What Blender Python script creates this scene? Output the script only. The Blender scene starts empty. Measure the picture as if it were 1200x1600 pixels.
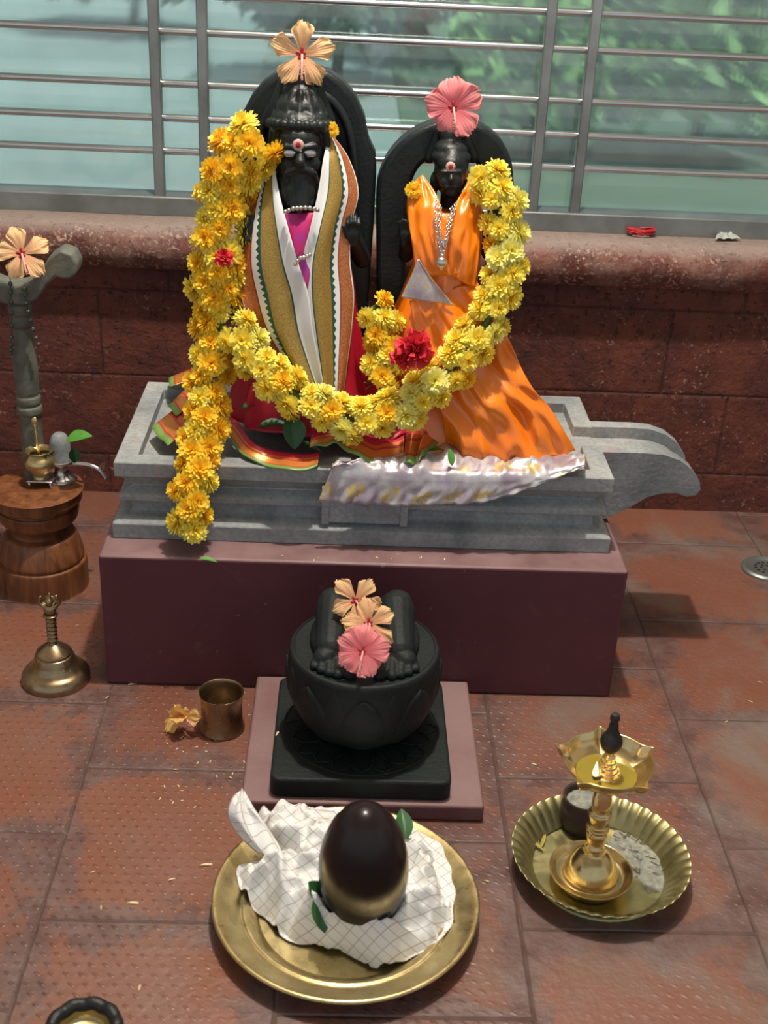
import bpy, bmesh, math, random
from mathutils import Vector, Matrix, noise
random.seed(7)
PI = math.pi
S = bpy.context.scene
COL = S.collection

# ------------------------------------------------------------------ camera
CAM = Vector((-0.0382, -1.6173, 1.1464)); FPX = 1926.3
pit, yaw, rol = 0.4718, 0.0386, 0.0495
F_ = Vector((math.sin(yaw)*math.cos(pit), math.cos(yaw)*math.cos(pit), -math.sin(pit)))
R0 = Vector((math.cos(yaw), -math.sin(yaw), 0)); U0 = R0.cross(F_)
R_ = math.cos(rol)*R0 + math.sin(rol)*U0; U_ = -math.sin(rol)*R0 + math.cos(rol)*U0
cd = bpy.data.cameras.new('camera'); cam = bpy.data.objects.new('camera', cd); COL.objects.link(cam)
cd.sensor_fit = 'VERTICAL'; cd.sensor_height = 36; cd.lens = FPX/1600*36
cd.clip_start = 0.05; cd.clip_end = 200
cd.dof.use_dof = True; cd.dof.focus_distance = 1.95; cd.dof.aperture_fstop = 6.0
m = Matrix((R_, U_, -F_)).transposed().to_4x4(); m.translation = CAM
cam.matrix_world = m; S.camera = cam

# ------------------------------------------------------------------ light
W = bpy.data.worlds.new('world'); S.world = W; W.use_nodes = True
bg = W.node_tree.nodes['Background']; bg.inputs[0].default_value = (0.80, 0.90, 1.0, 1); bg.inputs[1].default_value = 0.62
ld = bpy.data.lights.new('ceiling_bulb', 'POINT'); ld.energy = 168; ld.shadow_soft_size = 0.035; ld.color = (1.0, 0.93, 0.84)
lo = bpy.data.objects.new('ceiling_bulb', ld); lo.location = (0.05, 0.0, 2.4); COL.objects.link(lo)
sd = bpy.data.lights.new('sun', 'SUN'); sd.energy = 4.2; sd.angle = 0.02; sd.color = (1, 0.97, 0.9)
so = bpy.data.objects.new('sun', sd); COL.objects.link(so)
so.rotation_euler = Vector((0.30, -0.40, 0.87)).to_track_quat('Z', 'Y').to_euler(); so.location = (2, 2, 8)
vs = S.view_settings; vs.view_transform = 'Standard'; vs.look = 'None'; vs.exposure = 0.0; vs.gamma = 1; vs.use_curve_mapping = False

# ------------------------------------------------------------------ helpers
def at(u, v, Y=None, Z=None):
    """world point seen at (u, v) of the photograph on the plane y=Y or z=Z"""
    d = R_*((u-600)/FPX) - U_*((v-800)/FPX) + F_
    t = (Y-CAM.y)/d.y if Y is not None else (Z-CAM.z)/d.z
    return CAM + d*t

def tag(o, label=None, cat=None, group=None, kind=None):
    if label: o['label'] = label
    if cat: o['category'] = cat
    if group: o['group'] = group
    if kind: o['kind'] = kind
    return o

def thing(name, label, cat, loc=(0, 0, 0), group=None, kind=None):
    o = bpy.data.objects.new(name, None); COL.objects.link(o); o.location = loc; o.empty_display_size = 0.02
    return tag(o, label, cat, group, kind)

def wloc(o):
    v = Vector((0, 0, 0))
    while o: v += o.location; o = o.parent
    return v

def mk(name, geo, mat, parent=None, smooth=True, uvs=None, local=False, org=None):
    """geo = (verts, faces[, uvs]); verts in world space unless local"""
    vs_, fs = geo[0], geo[1]
    if len(geo) > 2: uvs = geo[2]
    off = Vector((0, 0, 0)) if local else (wloc(parent) if parent else Vector(org or (0, 0, 0)))
    me = bpy.data.meshes.new(name)
    me.from_pydata([tuple(Vector(p)-off) for p in vs_], [], fs); me.validate()
    if uvs:
        ul = me.uv_layers.new(name='UVMap')
        for l in me.loops: ul.data[l.index].uv = uvs[l.vertex_index]
    if isinstance(mat, (list, tuple)):
        for q in mat: me.materials.append(q)
    else: me.materials.append(mat)
    for p in me.polygons: p.use_smooth = smooth
    o = bpy.data.objects.new(name, me); COL.objects.link(o)
    if parent: o.parent = parent
    elif org: o.location = org
    return o

def fixn(o):
    b = bmesh.new(); b.from_mesh(o.data); bmesh.ops.recalc_face_normals(b, faces=b.faces); b.to_mesh(o.data); b.free(); return o
def bevel(o, w=0.003, seg=2, ang=35):
    fixn(o); q = o.modifiers.new('bevel', 'BEVEL'); q.width = w; q.segments = seg; q.limit_method = 'ANGLE'; q.angle_limit = math.radians(ang)
    for p in o.data.polygons: p.use_smooth = True
    try: o.data.set_sharp_from_angle(angle=math.radians(40))
    except Exception: pass
    return o
def solid(o, t, off=0):
    q = o.modifiers.new('solid', 'SOLIDIFY'); q.thickness = t; q.offset = off; return o
def subd(o, n=1):
    q = o.modifiers.new('sub', 'SUBSURF'); q.levels = n; q.render_levels = n; return o
def remesh(o, vox=0.0025, sm=3):
    q = o.modifiers.new('remesh', 'REMESH'); q.mode = 'VOXEL'; q.voxel_size = vox; q.use_smooth_shade = True
    if sm:
        q = o.modifiers.new('smooth', 'SMOOTH'); q.factor = 0.5; q.iterations = sm
    return o

def cat_geo(*gs):
    V, Fc, UV = [], [], []
    for g in gs:
        n = len(V); V += list(g[0]); Fc += [tuple(i+n for i in f) for f in g[1]]
        UV += list(g[2]) if len(g) > 2 else [(0, 0)]*len(g[0])
    return V, Fc, UV
def box(x0, x1, y0, y1, z0, z1):
    V = [(x, y, z) for z in (z0, z1) for (x, y) in ((x0, y0), (x1, y0), (x1, y1), (x0, y1))]
    return V, [(3, 2, 1, 0), (4, 5, 6, 7), (0, 1, 5, 4), (1, 2, 6, 5), (2, 3, 7, 6), (3, 0, 4, 7)]
def disc(c, r, n=32):
    return [(c[0]+r*math.cos(2*PI*i/n), c[1]+r*math.sin(2*PI*i/n), c[2]) for i in range(n)], [tuple(range(n))]
def lathe(prof, c=(0, 0, 0), n=48, fr=None):
    V, Fc, UV = [], [], []
    for j, (r, z) in enumerate(prof):
        for i in range(n):
            a = 2*PI*i/n; rr = r if fr is None else fr(r, z, a)
            V.append((c[0]+rr*math.cos(a), c[1]+rr*math.sin(a), c[2]+z)); UV.append((i/n, j/len(prof)))
    for j in range(len(prof)-1):
        for i in range(n):
            k = (i+1) % n; Fc.append((j*n+i, j*n+k, (j+1)*n+k, (j+1)*n+i))
    for j, fl in ((0, 1), (len(prof)-1, 0)):
        if prof[j][0] > 1e-5:
            q = tuple(range(j*n, j*n+n)); Fc.append(q[::-1] if fl else q)
    return V, Fc, UV
def grid(nu, nv, fn, uvfn=None):
    V, UV = [], []
    for j in range(nv+1):
        for i in range(nu+1):
            s, t = i/nu, j/nv; V.append(tuple(fn(s, t))); UV.append(uvfn(s, t) if uvfn else (s, t))
    Fc = [(j*(nu+1)+i, j*(nu+1)+i+1, (j+1)*(nu+1)+i+1, (j+1)*(nu+1)+i) for j in range(nv) for i in range(nu)]
    return V, Fc, UV
def crv(pts, t):
    """Catmull-Rom through pts (Vectors), t in 0..1"""
    n = len(pts)-1; x = min(max(t, 0), 1)*n; i = min(int(x), n-1); f = x-i
    p = [pts[max(i-1, 0)], pts[i], pts[i+1], pts[min(i+2, n)]]
    return 0.5*((2*p[1])+(p[2]-p[0])*f+(2*p[0]-5*p[1]+4*p[2]-p[3])*f*f+(3*p[1]-p[0]-3*p[2]+p[3])*f**3)
def smooth_pts(pts, n): 
    pts = [Vector(p) for p in pts]
    return [crv(pts, i/(n-1)) for i in range(n)]
def tube(pts, rad, n=10, caps=True):
    pts = [Vector(p) for p in pts]; V, Fc, UV = [], [], []; up = Vector((0, 0, 1)); side = None
    for j, p in enumerate(pts):
        d = (pts[min(j+1, len(pts)-1)]-pts[max(j-1, 0)]).normalized()
        if side is None:
            side = d.cross(up)
            if side.length < 1e-3: side = d.cross(Vector((1, 0, 0)))
        side = (side-d*side.dot(d)).normalized(); o2 = d.cross(side)
        r = rad[j] if isinstance(rad, (list, tuple)) else rad
        for i in range(n):
            a = 2*PI*i/n; V.append(tuple(p+r*(math.cos(a)*side+math.sin(a)*o2))); UV.append((i/n, j/len(pts)))
    for j in range(len(pts)-1):
        for i in range(n):
            k = (i+1) % n; Fc.append((j*n+i, j*n+k, (j+1)*n+k, (j+1)*n+i))
    if caps:
        Fc.append(tuple(range(n))[::-1]); Fc.append(tuple(range((len(pts)-1)*n, len(pts)*n)))
    return V, Fc, UV
def ell(c, r, rot=None, nu=20, nv=12):
    """closed ellipsoid"""
    V, Fc = [], []; c = Vector(c); M_ = rot or Matrix.Identity(3)
    V.append(tuple(c+M_@Vector((0, 0, -r[2]))))
    for j in range(1, nv):
        b = -PI/2+PI*j/nv
        for i in range(nu):
            a = 2*PI*i/nu
            V.append(tuple(c+M_@Vector((r[0]*math.cos(a)*math.cos(b), r[1]*math.sin(a)*math.cos(b), r[2]*math.sin(b)))))
    V.append(tuple(c+M_@Vector((0, 0, r[2])))); T = len(V)-1
    for i in range(nu):
        k = (i+1) % nu; Fc.append((0, 1+k, 1+i)); Fc.append((T, 1+(nv-2)*nu+i, 1+(nv-2)*nu+k))
        for j in range(nv-2): Fc.append((1+j*nu+i, 1+j*nu+k, 1+(j+1)*nu+k, 1+(j+1)*nu+i))
    return V, Fc
def cap(p0, p1, r0, r1, n=14):
    """tapered capsule"""
    p0, p1 = Vector(p0), Vector(p1); d = (p1-p0); L = d.length; d.normalize(); pts = []; rad = []
    for k in range(5):
        a = -PI/2+PI/2*k/4; pts.append(p0+d*r0*math.sin(a)); rad.append(max(r0*math.cos(a), 2e-4))
    for k in range(5):
        a = PI/2*k/4; pts.append(p1+d*r1*math.sin(a)); rad.append(max(r1*math.cos(a), 2e-4))
    return tube(pts, rad, n)
def extrude_y(pts, y0, y1):
    """closed polygon pts (x,z) extruded along y; fan caps handled as ngons"""
    n = len(pts); V = [(p[0], y0, p[1]) for p in pts]+[(p[0], y1, p[1]) for p in pts]
    Fc = [(i, (i+1) % n, n+(i+1) % n, n+i) for i in range(n)]+[tuple(range(n))[::-1], tuple(range(n, 2*n))]
    return V, Fc

# ------------------------------------------------------------------ materials
def nt(name):
    mt = bpy.data.materials.new(name); mt.use_nodes = True
    return mt, mt.node_tree, mt.node_tree.nodes['Principled BSDF']
def N(t, typ, **kw):
    n = t.nodes.new(typ)
    for k, v in kw.items():
        if k.startswith('i_'):
            n.inputs[k[2:].replace('_', ' ')].default_value = v
        else: setattr(n, k, v)
    return n
def math_(t, op, a, b=None, c=None):
    n = t.nodes.new('ShaderNodeMath'); n.operation = op
    for i, x in enumerate((a, b, c)):
        if x is None: continue
        if isinstance(x, (int, float)): n.inputs[i].default_value = x
        else: t.links.new(x, n.inputs[i])
    return n.outputs[0]
def mixc(t, f, a, b, mode='MIX'):
    n = t.nodes.new('ShaderNodeMix'); n.data_type = 'RGBA'; n.blend_type = mode
    for s, x in ((n.inputs[0], f), (n.inputs[6], a), (n.inputs[7], b)):
        if isinstance(x, (int, float)): s.default_value = x
        elif isinstance(x, (tuple, list)): s.default_value = tuple(x)+((1,) if len(x) == 3 else ())
        else: t.links.new(x, s)
    return n.outputs[2]
def ramp(t, f, stops, interp='LINEAR'):
    n = t.nodes.new('ShaderNodeValToRGB'); cr = n.color_ramp; cr.interpolation = interp
    while len(cr.elements) < len(stops): cr.elements.new(0.5)
    for e, (p, c) in zip(cr.elements, stops):
        e.position = p; e.color = tuple(c)+((1,) if len(c) == 3 else ()) if not isinstance(c, (int, float)) else (c, c, c, 1)
    t.links.new(f, n.inputs[0]); return n.outputs[0]
def objc(t, scale=None):
    c = t.nodes.new('ShaderNodeTexCoord').outputs['Object']
    return c
def worldpos(t): return t.nodes.new('ShaderNodeNewGeometry').outputs['Position']
def noi(t, co, sc, det=4, rough=0.55, dist=0.0):
    n = N(t, 'ShaderNodeTexNoise'); n.inputs['Scale'].default_value = sc; n.inputs['Detail'].default_value = det
    n.inputs['Roughness'].default_value = rough; n.inputs['Distortion'].default_value = dist
    if co is not None: t.links.new(co, n.inputs['Vector'])
    return n.outputs['Fac']
def bump(t, b, h, strength=0.3, dist=0.01):
    n = t.nodes.new('ShaderNodeBump'); n.inputs['Strength'].default_value = strength; n.inputs['Distance'].default_value = dist
    t.links.new(h, n.inputs['Height']); t.links.new(n.outputs[0], b.inputs['Normal'])
def simple(name, col, rough=0.5, metal=0, sc=30, var=0.25, bmp=0.0, bsc=200, spec=0.5, col2=None, sheen=0, sub=0, coords='Object'):
    mt, t, b = nt(name); co = t.nodes.new('ShaderNodeTexCoord').outputs[coords]
    c2 = col2 or tuple(x*(1-var) for x in col)
    f = noi(t, co, sc, 5); f = ramp(t, f, [(0.3, 0.0), (0.7, 1.0)])
    t.links.new(mixc(t, f, c2, col), b.inputs['Base Color'])
    b.inputs['Roughness'].default_value = rough; b.inputs['Metallic'].default_value = metal
    b.inputs['Specular IOR Level'].default_value = spec
    if sheen: b.inputs['Sheen Weight'].default_value = sheen
    if bmp: bump(t, b, noi(t, co, bsc, 3), bmp, 0.002)
    return mt

MAT = {}
# black granite of the statues
MAT['granite'] = simple('black_granite', (0.013, 0.0185, 0.0185), 0.42, sc=25, var=0.45, bmp=0.35, bsc=200, spec=0.38)
MAT['granite_dull'] = simple('dull_black_stone', (0.0125, 0.0175, 0.0165), 0.6, sc=14, col2=(0.005, 0.007, 0.008), bmp=0.5, bsc=160, spec=0.28)
# grey soapstone pedestal
def stone_mat():
    mt, t, b = nt('grey_soapstone'); co = worldpos(t)
    c = ramp(t, noi(t, co, 9, 6, 0.6), [(0.3, (0.17, 0.185, 0.19)), (0.52, (0.31, 0.325, 0.325)), (0.75, (0.43, 0.425, 0.39))])
    st = ramp(t, noi(t, co, 5, 4, 0.7, 1.0), [(0.56, 0.0), (0.72, 1.0)])
    c = mixc(t, st, c, (0.36, 0.27, 0.25))
    fine = noi(t, co, 150, 3)
    c = mixc(t, ramp(t, fine, [(0.35, 0.35), (0.6, 0.0)]), c, (0.12, 0.13, 0.135))
    t.links.new(c, b.inputs['Base Color']); b.inputs['Roughness'].default_value = 0.7
    bump(t, b, noi(t, co, 120, 5), 0.35, 0.003); return mt
MAT['stone'] = stone_mat()
def paint_mat(name, c1, c2, c3):
    mt, t, b = nt(name); co = worldpos(t)
    c = mixc(t, ramp(t, noi(t, co, 6, 5, 0.6), [(0.35, 0.0), (0.7, 1.0)]), c1, c2)
    c = mixc(t, ramp(t, noi(t, co, 22, 6, 0.7), [(0.60, 0.0), (0.78, 0.7)]), c, c3)
    gn = t.nodes.new('ShaderNodeNewGeometry'); sn = t.nodes.new('ShaderNodeSeparateXYZ'); t.links.new(gn.outputs['True Normal'], sn.inputs[0])
    du = math_(t, 'MULTIPLY', math_(t, 'GREATER_THAN', sn.outputs[2], 0.5), ramp(t, noi(t, co, 10, 5, 0.6), [(0.30, 0.30), (0.62, 0.85)]))
    c = mixc(t, du, c, (0.27, 0.17, 0.165))      # settled dust
    dr = ramp(t, noi(t, co, 55, 3, 0.5), [(0.70, 0.0), (0.74, 0.5)]); c = mixc(t, dr, c, (0.26, 0.18, 0.18))
    t.links.new(c, b.inputs['Base Color']); b.inputs['Roughness'].default_value = 0.55
    bump(t, b, noi(t, co, 40, 6), 0.25, 0.004); return mt
MAT['maroon'] = paint_mat('maroon_painted_cement', (0.090, 0.021, 0.030), (0.115, 0.030, 0.040), (0.16, 0.08, 0.085))
MAT['maroon_worn'] = paint_mat('worn_maroon_cement', (0.15, 0.058, 0.058), (0.21, 0.12, 0.115), (0.30, 0.28, 0.26))
def brass_mat(name, c1, c2, rough, bmp=0.05):
    mt, t, b = nt(name); co = worldpos(t)
    f = ramp(t, noi(t, co, 28, 5, 0.65), [(0.35, 0.0), (0.7, 1.0)])
    t.links.new(mixc(t, f, c1, c2), b.inputs['Base Color']); b.inputs['Metallic'].default_value = 0.92
    r = ramp(t, noi(t, co, 60, 4), [(0.3, rough*0.75), (0.7, rough*1.3)]); t.links.new(r, b.inputs['Roughness'])
    bump(t, b, noi(t, co, 220, 3), bmp, 0.001); return mt
MAT['brass'] = brass_mat('old_yellow_brass', (0.50, 0.39, 0.18), (0.66, 0.54, 0.28), 0.30)
MAT['brass_thali'] = brass_mat('pale_brass', (0.36, 0.32, 0.15), (0.54, 0.48, 0.24), 0.38)
MAT['brass_dark'] = brass_mat('dark_bronze', (0.28, 0.195, 0.11), (0.42, 0.31, 0.18), 0.30)
MAT['brass_lamp'] = brass_mat('polished_lamp_brass', (0.58, 0.42, 0.18), (0.72, 0.57, 0.30), 0.22)
MAT['soot'] = simple('soot_and_hole_shade_black', (0.012, 0.009, 0.008), 0.6, sc=60, bmp=0.4, bsc=300)  # soot on the lamp knob; also the painted shade of the drain openings
MAT['silver'] = simple('silver_metal', (0.75, 0.74, 0.72), 0.25, 0.95, sc=50, var=0.3)
MAT['steel'] = simple('stainless_steel', (0.72, 0.73, 0.72), 0.28, 1.0, sc=12, var=0.15)
MAT['steel_dull'] = simple('dull_steel', (0.30, 0.32, 0.31), 0.42, 0.7, sc=14, var=0.35, bmp=0.1)
def wood_mat():
    mt, t, b = nt('turned_teak_wood'); co = worldpos(t)
    mp = N(t, 'ShaderNodeMapping'); mp.inputs['Scale'].default_value = (1, 1, 0.12); t.links.new(co, mp.inputs[0])
    g = noi(t, mp.outputs[0], 60, 6, 0.6, 0.8)
    c = ramp(t, g, [(0.3, (0.095, 0.030, 0.012)), (0.55, (0.21, 0.075, 0.028)), (0.75, (0.30, 0.125, 0.05))])
    t.links.new(c, b.inputs['Base Color']); b.inputs['Roughness'].default_value = 0.42; bump(t, b, g, 0.12, 0.002); return mt
MAT['wood'] = wood_mat()
MAT['gwood'] = simple('greenish_grey_wood', (0.17, 0.165, 0.125), 0.6, sc=40, col2=(0.075, 0.085, 0.068), bmp=0.4, bsc=120)
MAT['leaf'] = simple('dark_green_leaf', (0.03, 0.13, 0.03), 0.45, sc=60, var=0.4)
MAT['leaf_bright'] = simple('bright_green_leaf', (0.10, 0.33, 0.04), 0.45, sc=60, var=0.4)
def petal_mat(name, c1, c2, tr=0.30, rough=0.6):
    mt, t, b = nt(name); co = t.nodes.new('ShaderNodeTexCoord').outputs['UV']
    sx = t.nodes.new('ShaderNodeSeparateXYZ'); t.links.new(co, sx.inputs[0])
    c = ramp(t, sx.outputs[1], [(0.0, c1), (1.0, c2)])
    t.links.new(c, b.inputs['Base Color']); b.inputs['Roughness'].default_value = rough
    tl = t.nodes.new('ShaderNodeBsdfTranslucent'); t.links.new(c, tl.inputs[0])
    mx = t.nodes.new('ShaderNodeMixShader'); mx.inputs[0].default_value = tr
    t.links.new(b.outputs[0], mx.inputs[1]); t.links.new(tl.outputs[0], mx.inputs[2])
    t.links.new(mx.outputs[0], t.nodes['Material Output'].inputs[0]); return mt
MAT['mum_gold'] = petal_mat('golden_flower_petals', (0.98, 0.58, 0.012), (1.0, 0.78, 0.06))
MAT['mum_lemon'] = petal_mat('lemon_flower_petals', (0.98, 0.74, 0.02), (1.0, 0.93, 0.20))
MAT['mum_pale'] = petal_mat('pale_lemon_flower_petals', (0.88, 0.78, 0.08), (0.96, 0.94, 0.38))
MAT['stem'] = simple('green_stems', (0.16, 0.24, 0.05), 0.6, sc=80, var=0.5)
MAT['peach'] = petal_mat('peach_petals', (0.92, 0.42, 0.22), (0.98, 0.66, 0.32))
MAT['ochre'] = petal_mat('ochre_petals', (0.85, 0.45, 0.15), (0.88, 0.58, 0.18))
MAT['pink'] = petal_mat('pink_petals', (0.72, 0.10, 0.14), (0.95, 0.33, 0.33))
MAT['redfl'] = petal_mat('red_petals', (0.50, 0.01, 0.02), (0.85, 0.06, 0.09))
MAT['crimson'] = simple('crimson_centre', (0.36, 0.008, 0.02), 0.5)
MAT['stamen'] = simple('pale_pink_stamen', (0.85, 0.45, 0.38), 0.5)
# textiles
def cloth(name, c1, c2, rough=0.5, sc=8, sheen=0.3, spec=0.5, weave=900, wb=0.15):
    mt, t, b = nt(name); co = worldpos(t)
    c = mixc(t, ramp(t, noi(t, co, sc, 3), [(0.35, 0.0), (0.65, 1.0)]), c1, c2)
    t.links.new(c, b.inputs['Base Color']); b.inputs['Roughness'].default_value = rough
    b.inputs['Sheen Weight'].default_value = sheen; b.inputs['Specular IOR Level'].default_value = spec
    bump(t, b, noi(t, co, weave, 2), wb, 0.0006); return mt
MAT['red_silk'] = cloth('crimson_silk', (0.42, 0.006, 0.028), (0.55, 0.012, 0.035), 0.42, sheen=0.0)
MAT['magenta_silk'] = cloth('magenta_shot_silk', (0.55, 0.012, 0.05), (0.36, 0.03, 0.30), 0.36, sc=26, sheen=0.0)
MAT['satin'] = cloth('orange_satin', (0.84, 0.185, 0.004), (0.93, 0.235, 0.006), 0.30, sc=6, sheen=0.0, spec=0.8, wb=0.05)
def uvx(t):
    co = t.nodes.new('ShaderNodeTexCoord').outputs['UV']; s = t.nodes.new('ShaderNodeSeparateXYZ'); t.links.new(co, s.inputs[0])
    return s.outputs[0], s.outputs[1]
def shawl_mat():
    mt, t, b = nt('striped_temple_shawl'); x, y = uvx(t)
    tri = math_(t, 'PINGPONG', math_(t, 'MULTIPLY', y, 36.0), 0.5)          # saw teeth along the border
    w1 = (0.78, 0.79, 0.78); g = (0.012, 0.075, 0.05); gold = (0.30, 0.19, 0.035); rust = (0.42, 0.085, 0.03)
    base = ramp(t, x, [(0.0, w1), (0.23, g), (0.255, gold), (0.575, g), (0.64, w1), (0.735, (0.25, 0.02, 0.03)), (0.76, rust), (0.975, w1)], 'CONSTANT')
    edge = math_(t, 'ADD', 0.615, math_(t, 'MULTIPLY', tri, 0.10))
    ing = math_(t, 'MULTIPLY', math_(t, 'GREATER_THAN', x, 0.58), math_(t, 'LESS_THAN', x, edge))
    inw = math_(t, 'MULTIPLY', math_(t, 'GREATER_THAN', x, edge), math_(t, 'LESS_THAN', x, 0.735))
    c = mixc(t, inw, mixc(t, ing, base, g), w1)
    zari = noi(t, worldpos(t), 700, 2)                                        # random brighter flecks of gold thread
    isg = math_(t, 'MULTIPLY', math_(t, 'GREATER_THAN', x, 0.255), math_(t, 'LESS_THAN', x, 0.575))
    isr = math_(t, 'MULTIPLY', math_(t, 'GREATER_THAN', x, 0.76), math_(t, 'LESS_THAN', x, 0.975))
    mt_amt = math_(t, 'MAXIMUM', isg, isr)
    c = mixc(t, math_(t, 'MULTIPLY', mt_amt, ramp(t, zari, [(0.42, 0.0), (0.62, 0.55)])), c, (0.62, 0.42, 0.13))
    t.links.new(c, b.inputs['Base Color']); t.links.new(math_(t, 'MULTIPLY', mt_amt, 0.45), b.inputs['Metallic'])
    b.inputs['Roughness'].default_value = 0.5; bump(t, b, noi(t, worldpos(t), 800, 2), 0.15, 0.0005); return mt
MAT['shawl'] = shawl_mat()
def hem_mat():
    mt, t, b = nt('zari_hem'); x, y = uvx(t)
    c = ramp(t, y, [(0.0, (0.17, 0.29, 0.06)), (0.17, (0.48, 0.04, 0.03)), (0.22, (0.74, 0.25, 0.05)), (0.52, (0.52, 0.04, 0.03)), (0.60, (0.70, 0.19, 0.05)), (0.72, (0.50, 0.014, 0.045))], 'CONSTANT')
    met = ramp(t, y, [(0.0, 0.0), (0.22, 0.5), (0.52, 0.0), (0.60, 0.5), (0.72, 0.0)], 'CONSTANT')
    t.links.new(c, b.inputs['Base Color']); t.links.new(met, b.inputs['Metallic']); b.inputs['Roughness'].default_value = 0.36
    bump(t, b, noi(t, worldpos(t), 700, 2), 0.15, 0.0005); return mt
MAT['hem'] = hem_mat()
def brocade_mat():
    mt, t, b = nt('lilac_silver_brocade'); x, y = uvx(t); co = t.nodes.new('ShaderNodeTexCoord').outputs['UV']
    base = mixc(t, ramp(t, noi(t, worldpos(t), 26, 4), [(0.4, 0.0), (0.62, 1.0)]), (0.40, 0.33, 0.39), (0.64, 0.61, 0.61))
    v = N(t, 'ShaderNodeTexVoronoi'); v.inputs['Scale'].default_value = 5.0; v.inputs['Randomness'].default_value = 0.35; t.links.new(co, v.inputs['Vector'])
    mot = ramp(t, v.outputs['Distance'], [(0.0, 1.0), (0.26, 1.0), (0.34, 0.0)])
    mot = math_(t, 'MULTIPLY', mot, ramp(t, noi(t, worldpos(t), 160, 3), [(0.42, 0.0), (0.52, 1.0)]))
    c = mixc(t, mot, base, (0.62, 0.46, 0.16)); t.links.new(c, b.inputs['Base Color'])
    b.inputs['Metallic'].default_value = 0.4; b.inputs['Roughness'].default_value = 0.38; bump(t, b, noi(t, worldpos(t), 500, 2), 0.2, 0.0008); return mt
MAT['brocade'] = brocade_mat()
def check_mat():
    mt, t, b = nt('checked_white_cotton'); x, y = uvx(t)
    def ln(q): return math_(t, 'LESS_THAN', math_(t, 'FRACT', math_(t, 'MULTIPLY', q, 1.0)), 0.075)
    l = math_(t, 'MAXIMUM', ln(x), ln(y)); 
    c = mixc(t, math_(t, 'MULTIPLY', l, 0.62), (0.80, 0.80, 0.78), (0.30, 0.19, 0.14)); t.links.new(c, b.inputs['Base Color'])
    b.inputs['Roughness'].default_value = 0.85; bump(t, b, noi(t, worldpos(t), 500, 2), 0.15, 0.0006); return mt
MAT['check'] = check_mat()
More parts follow.
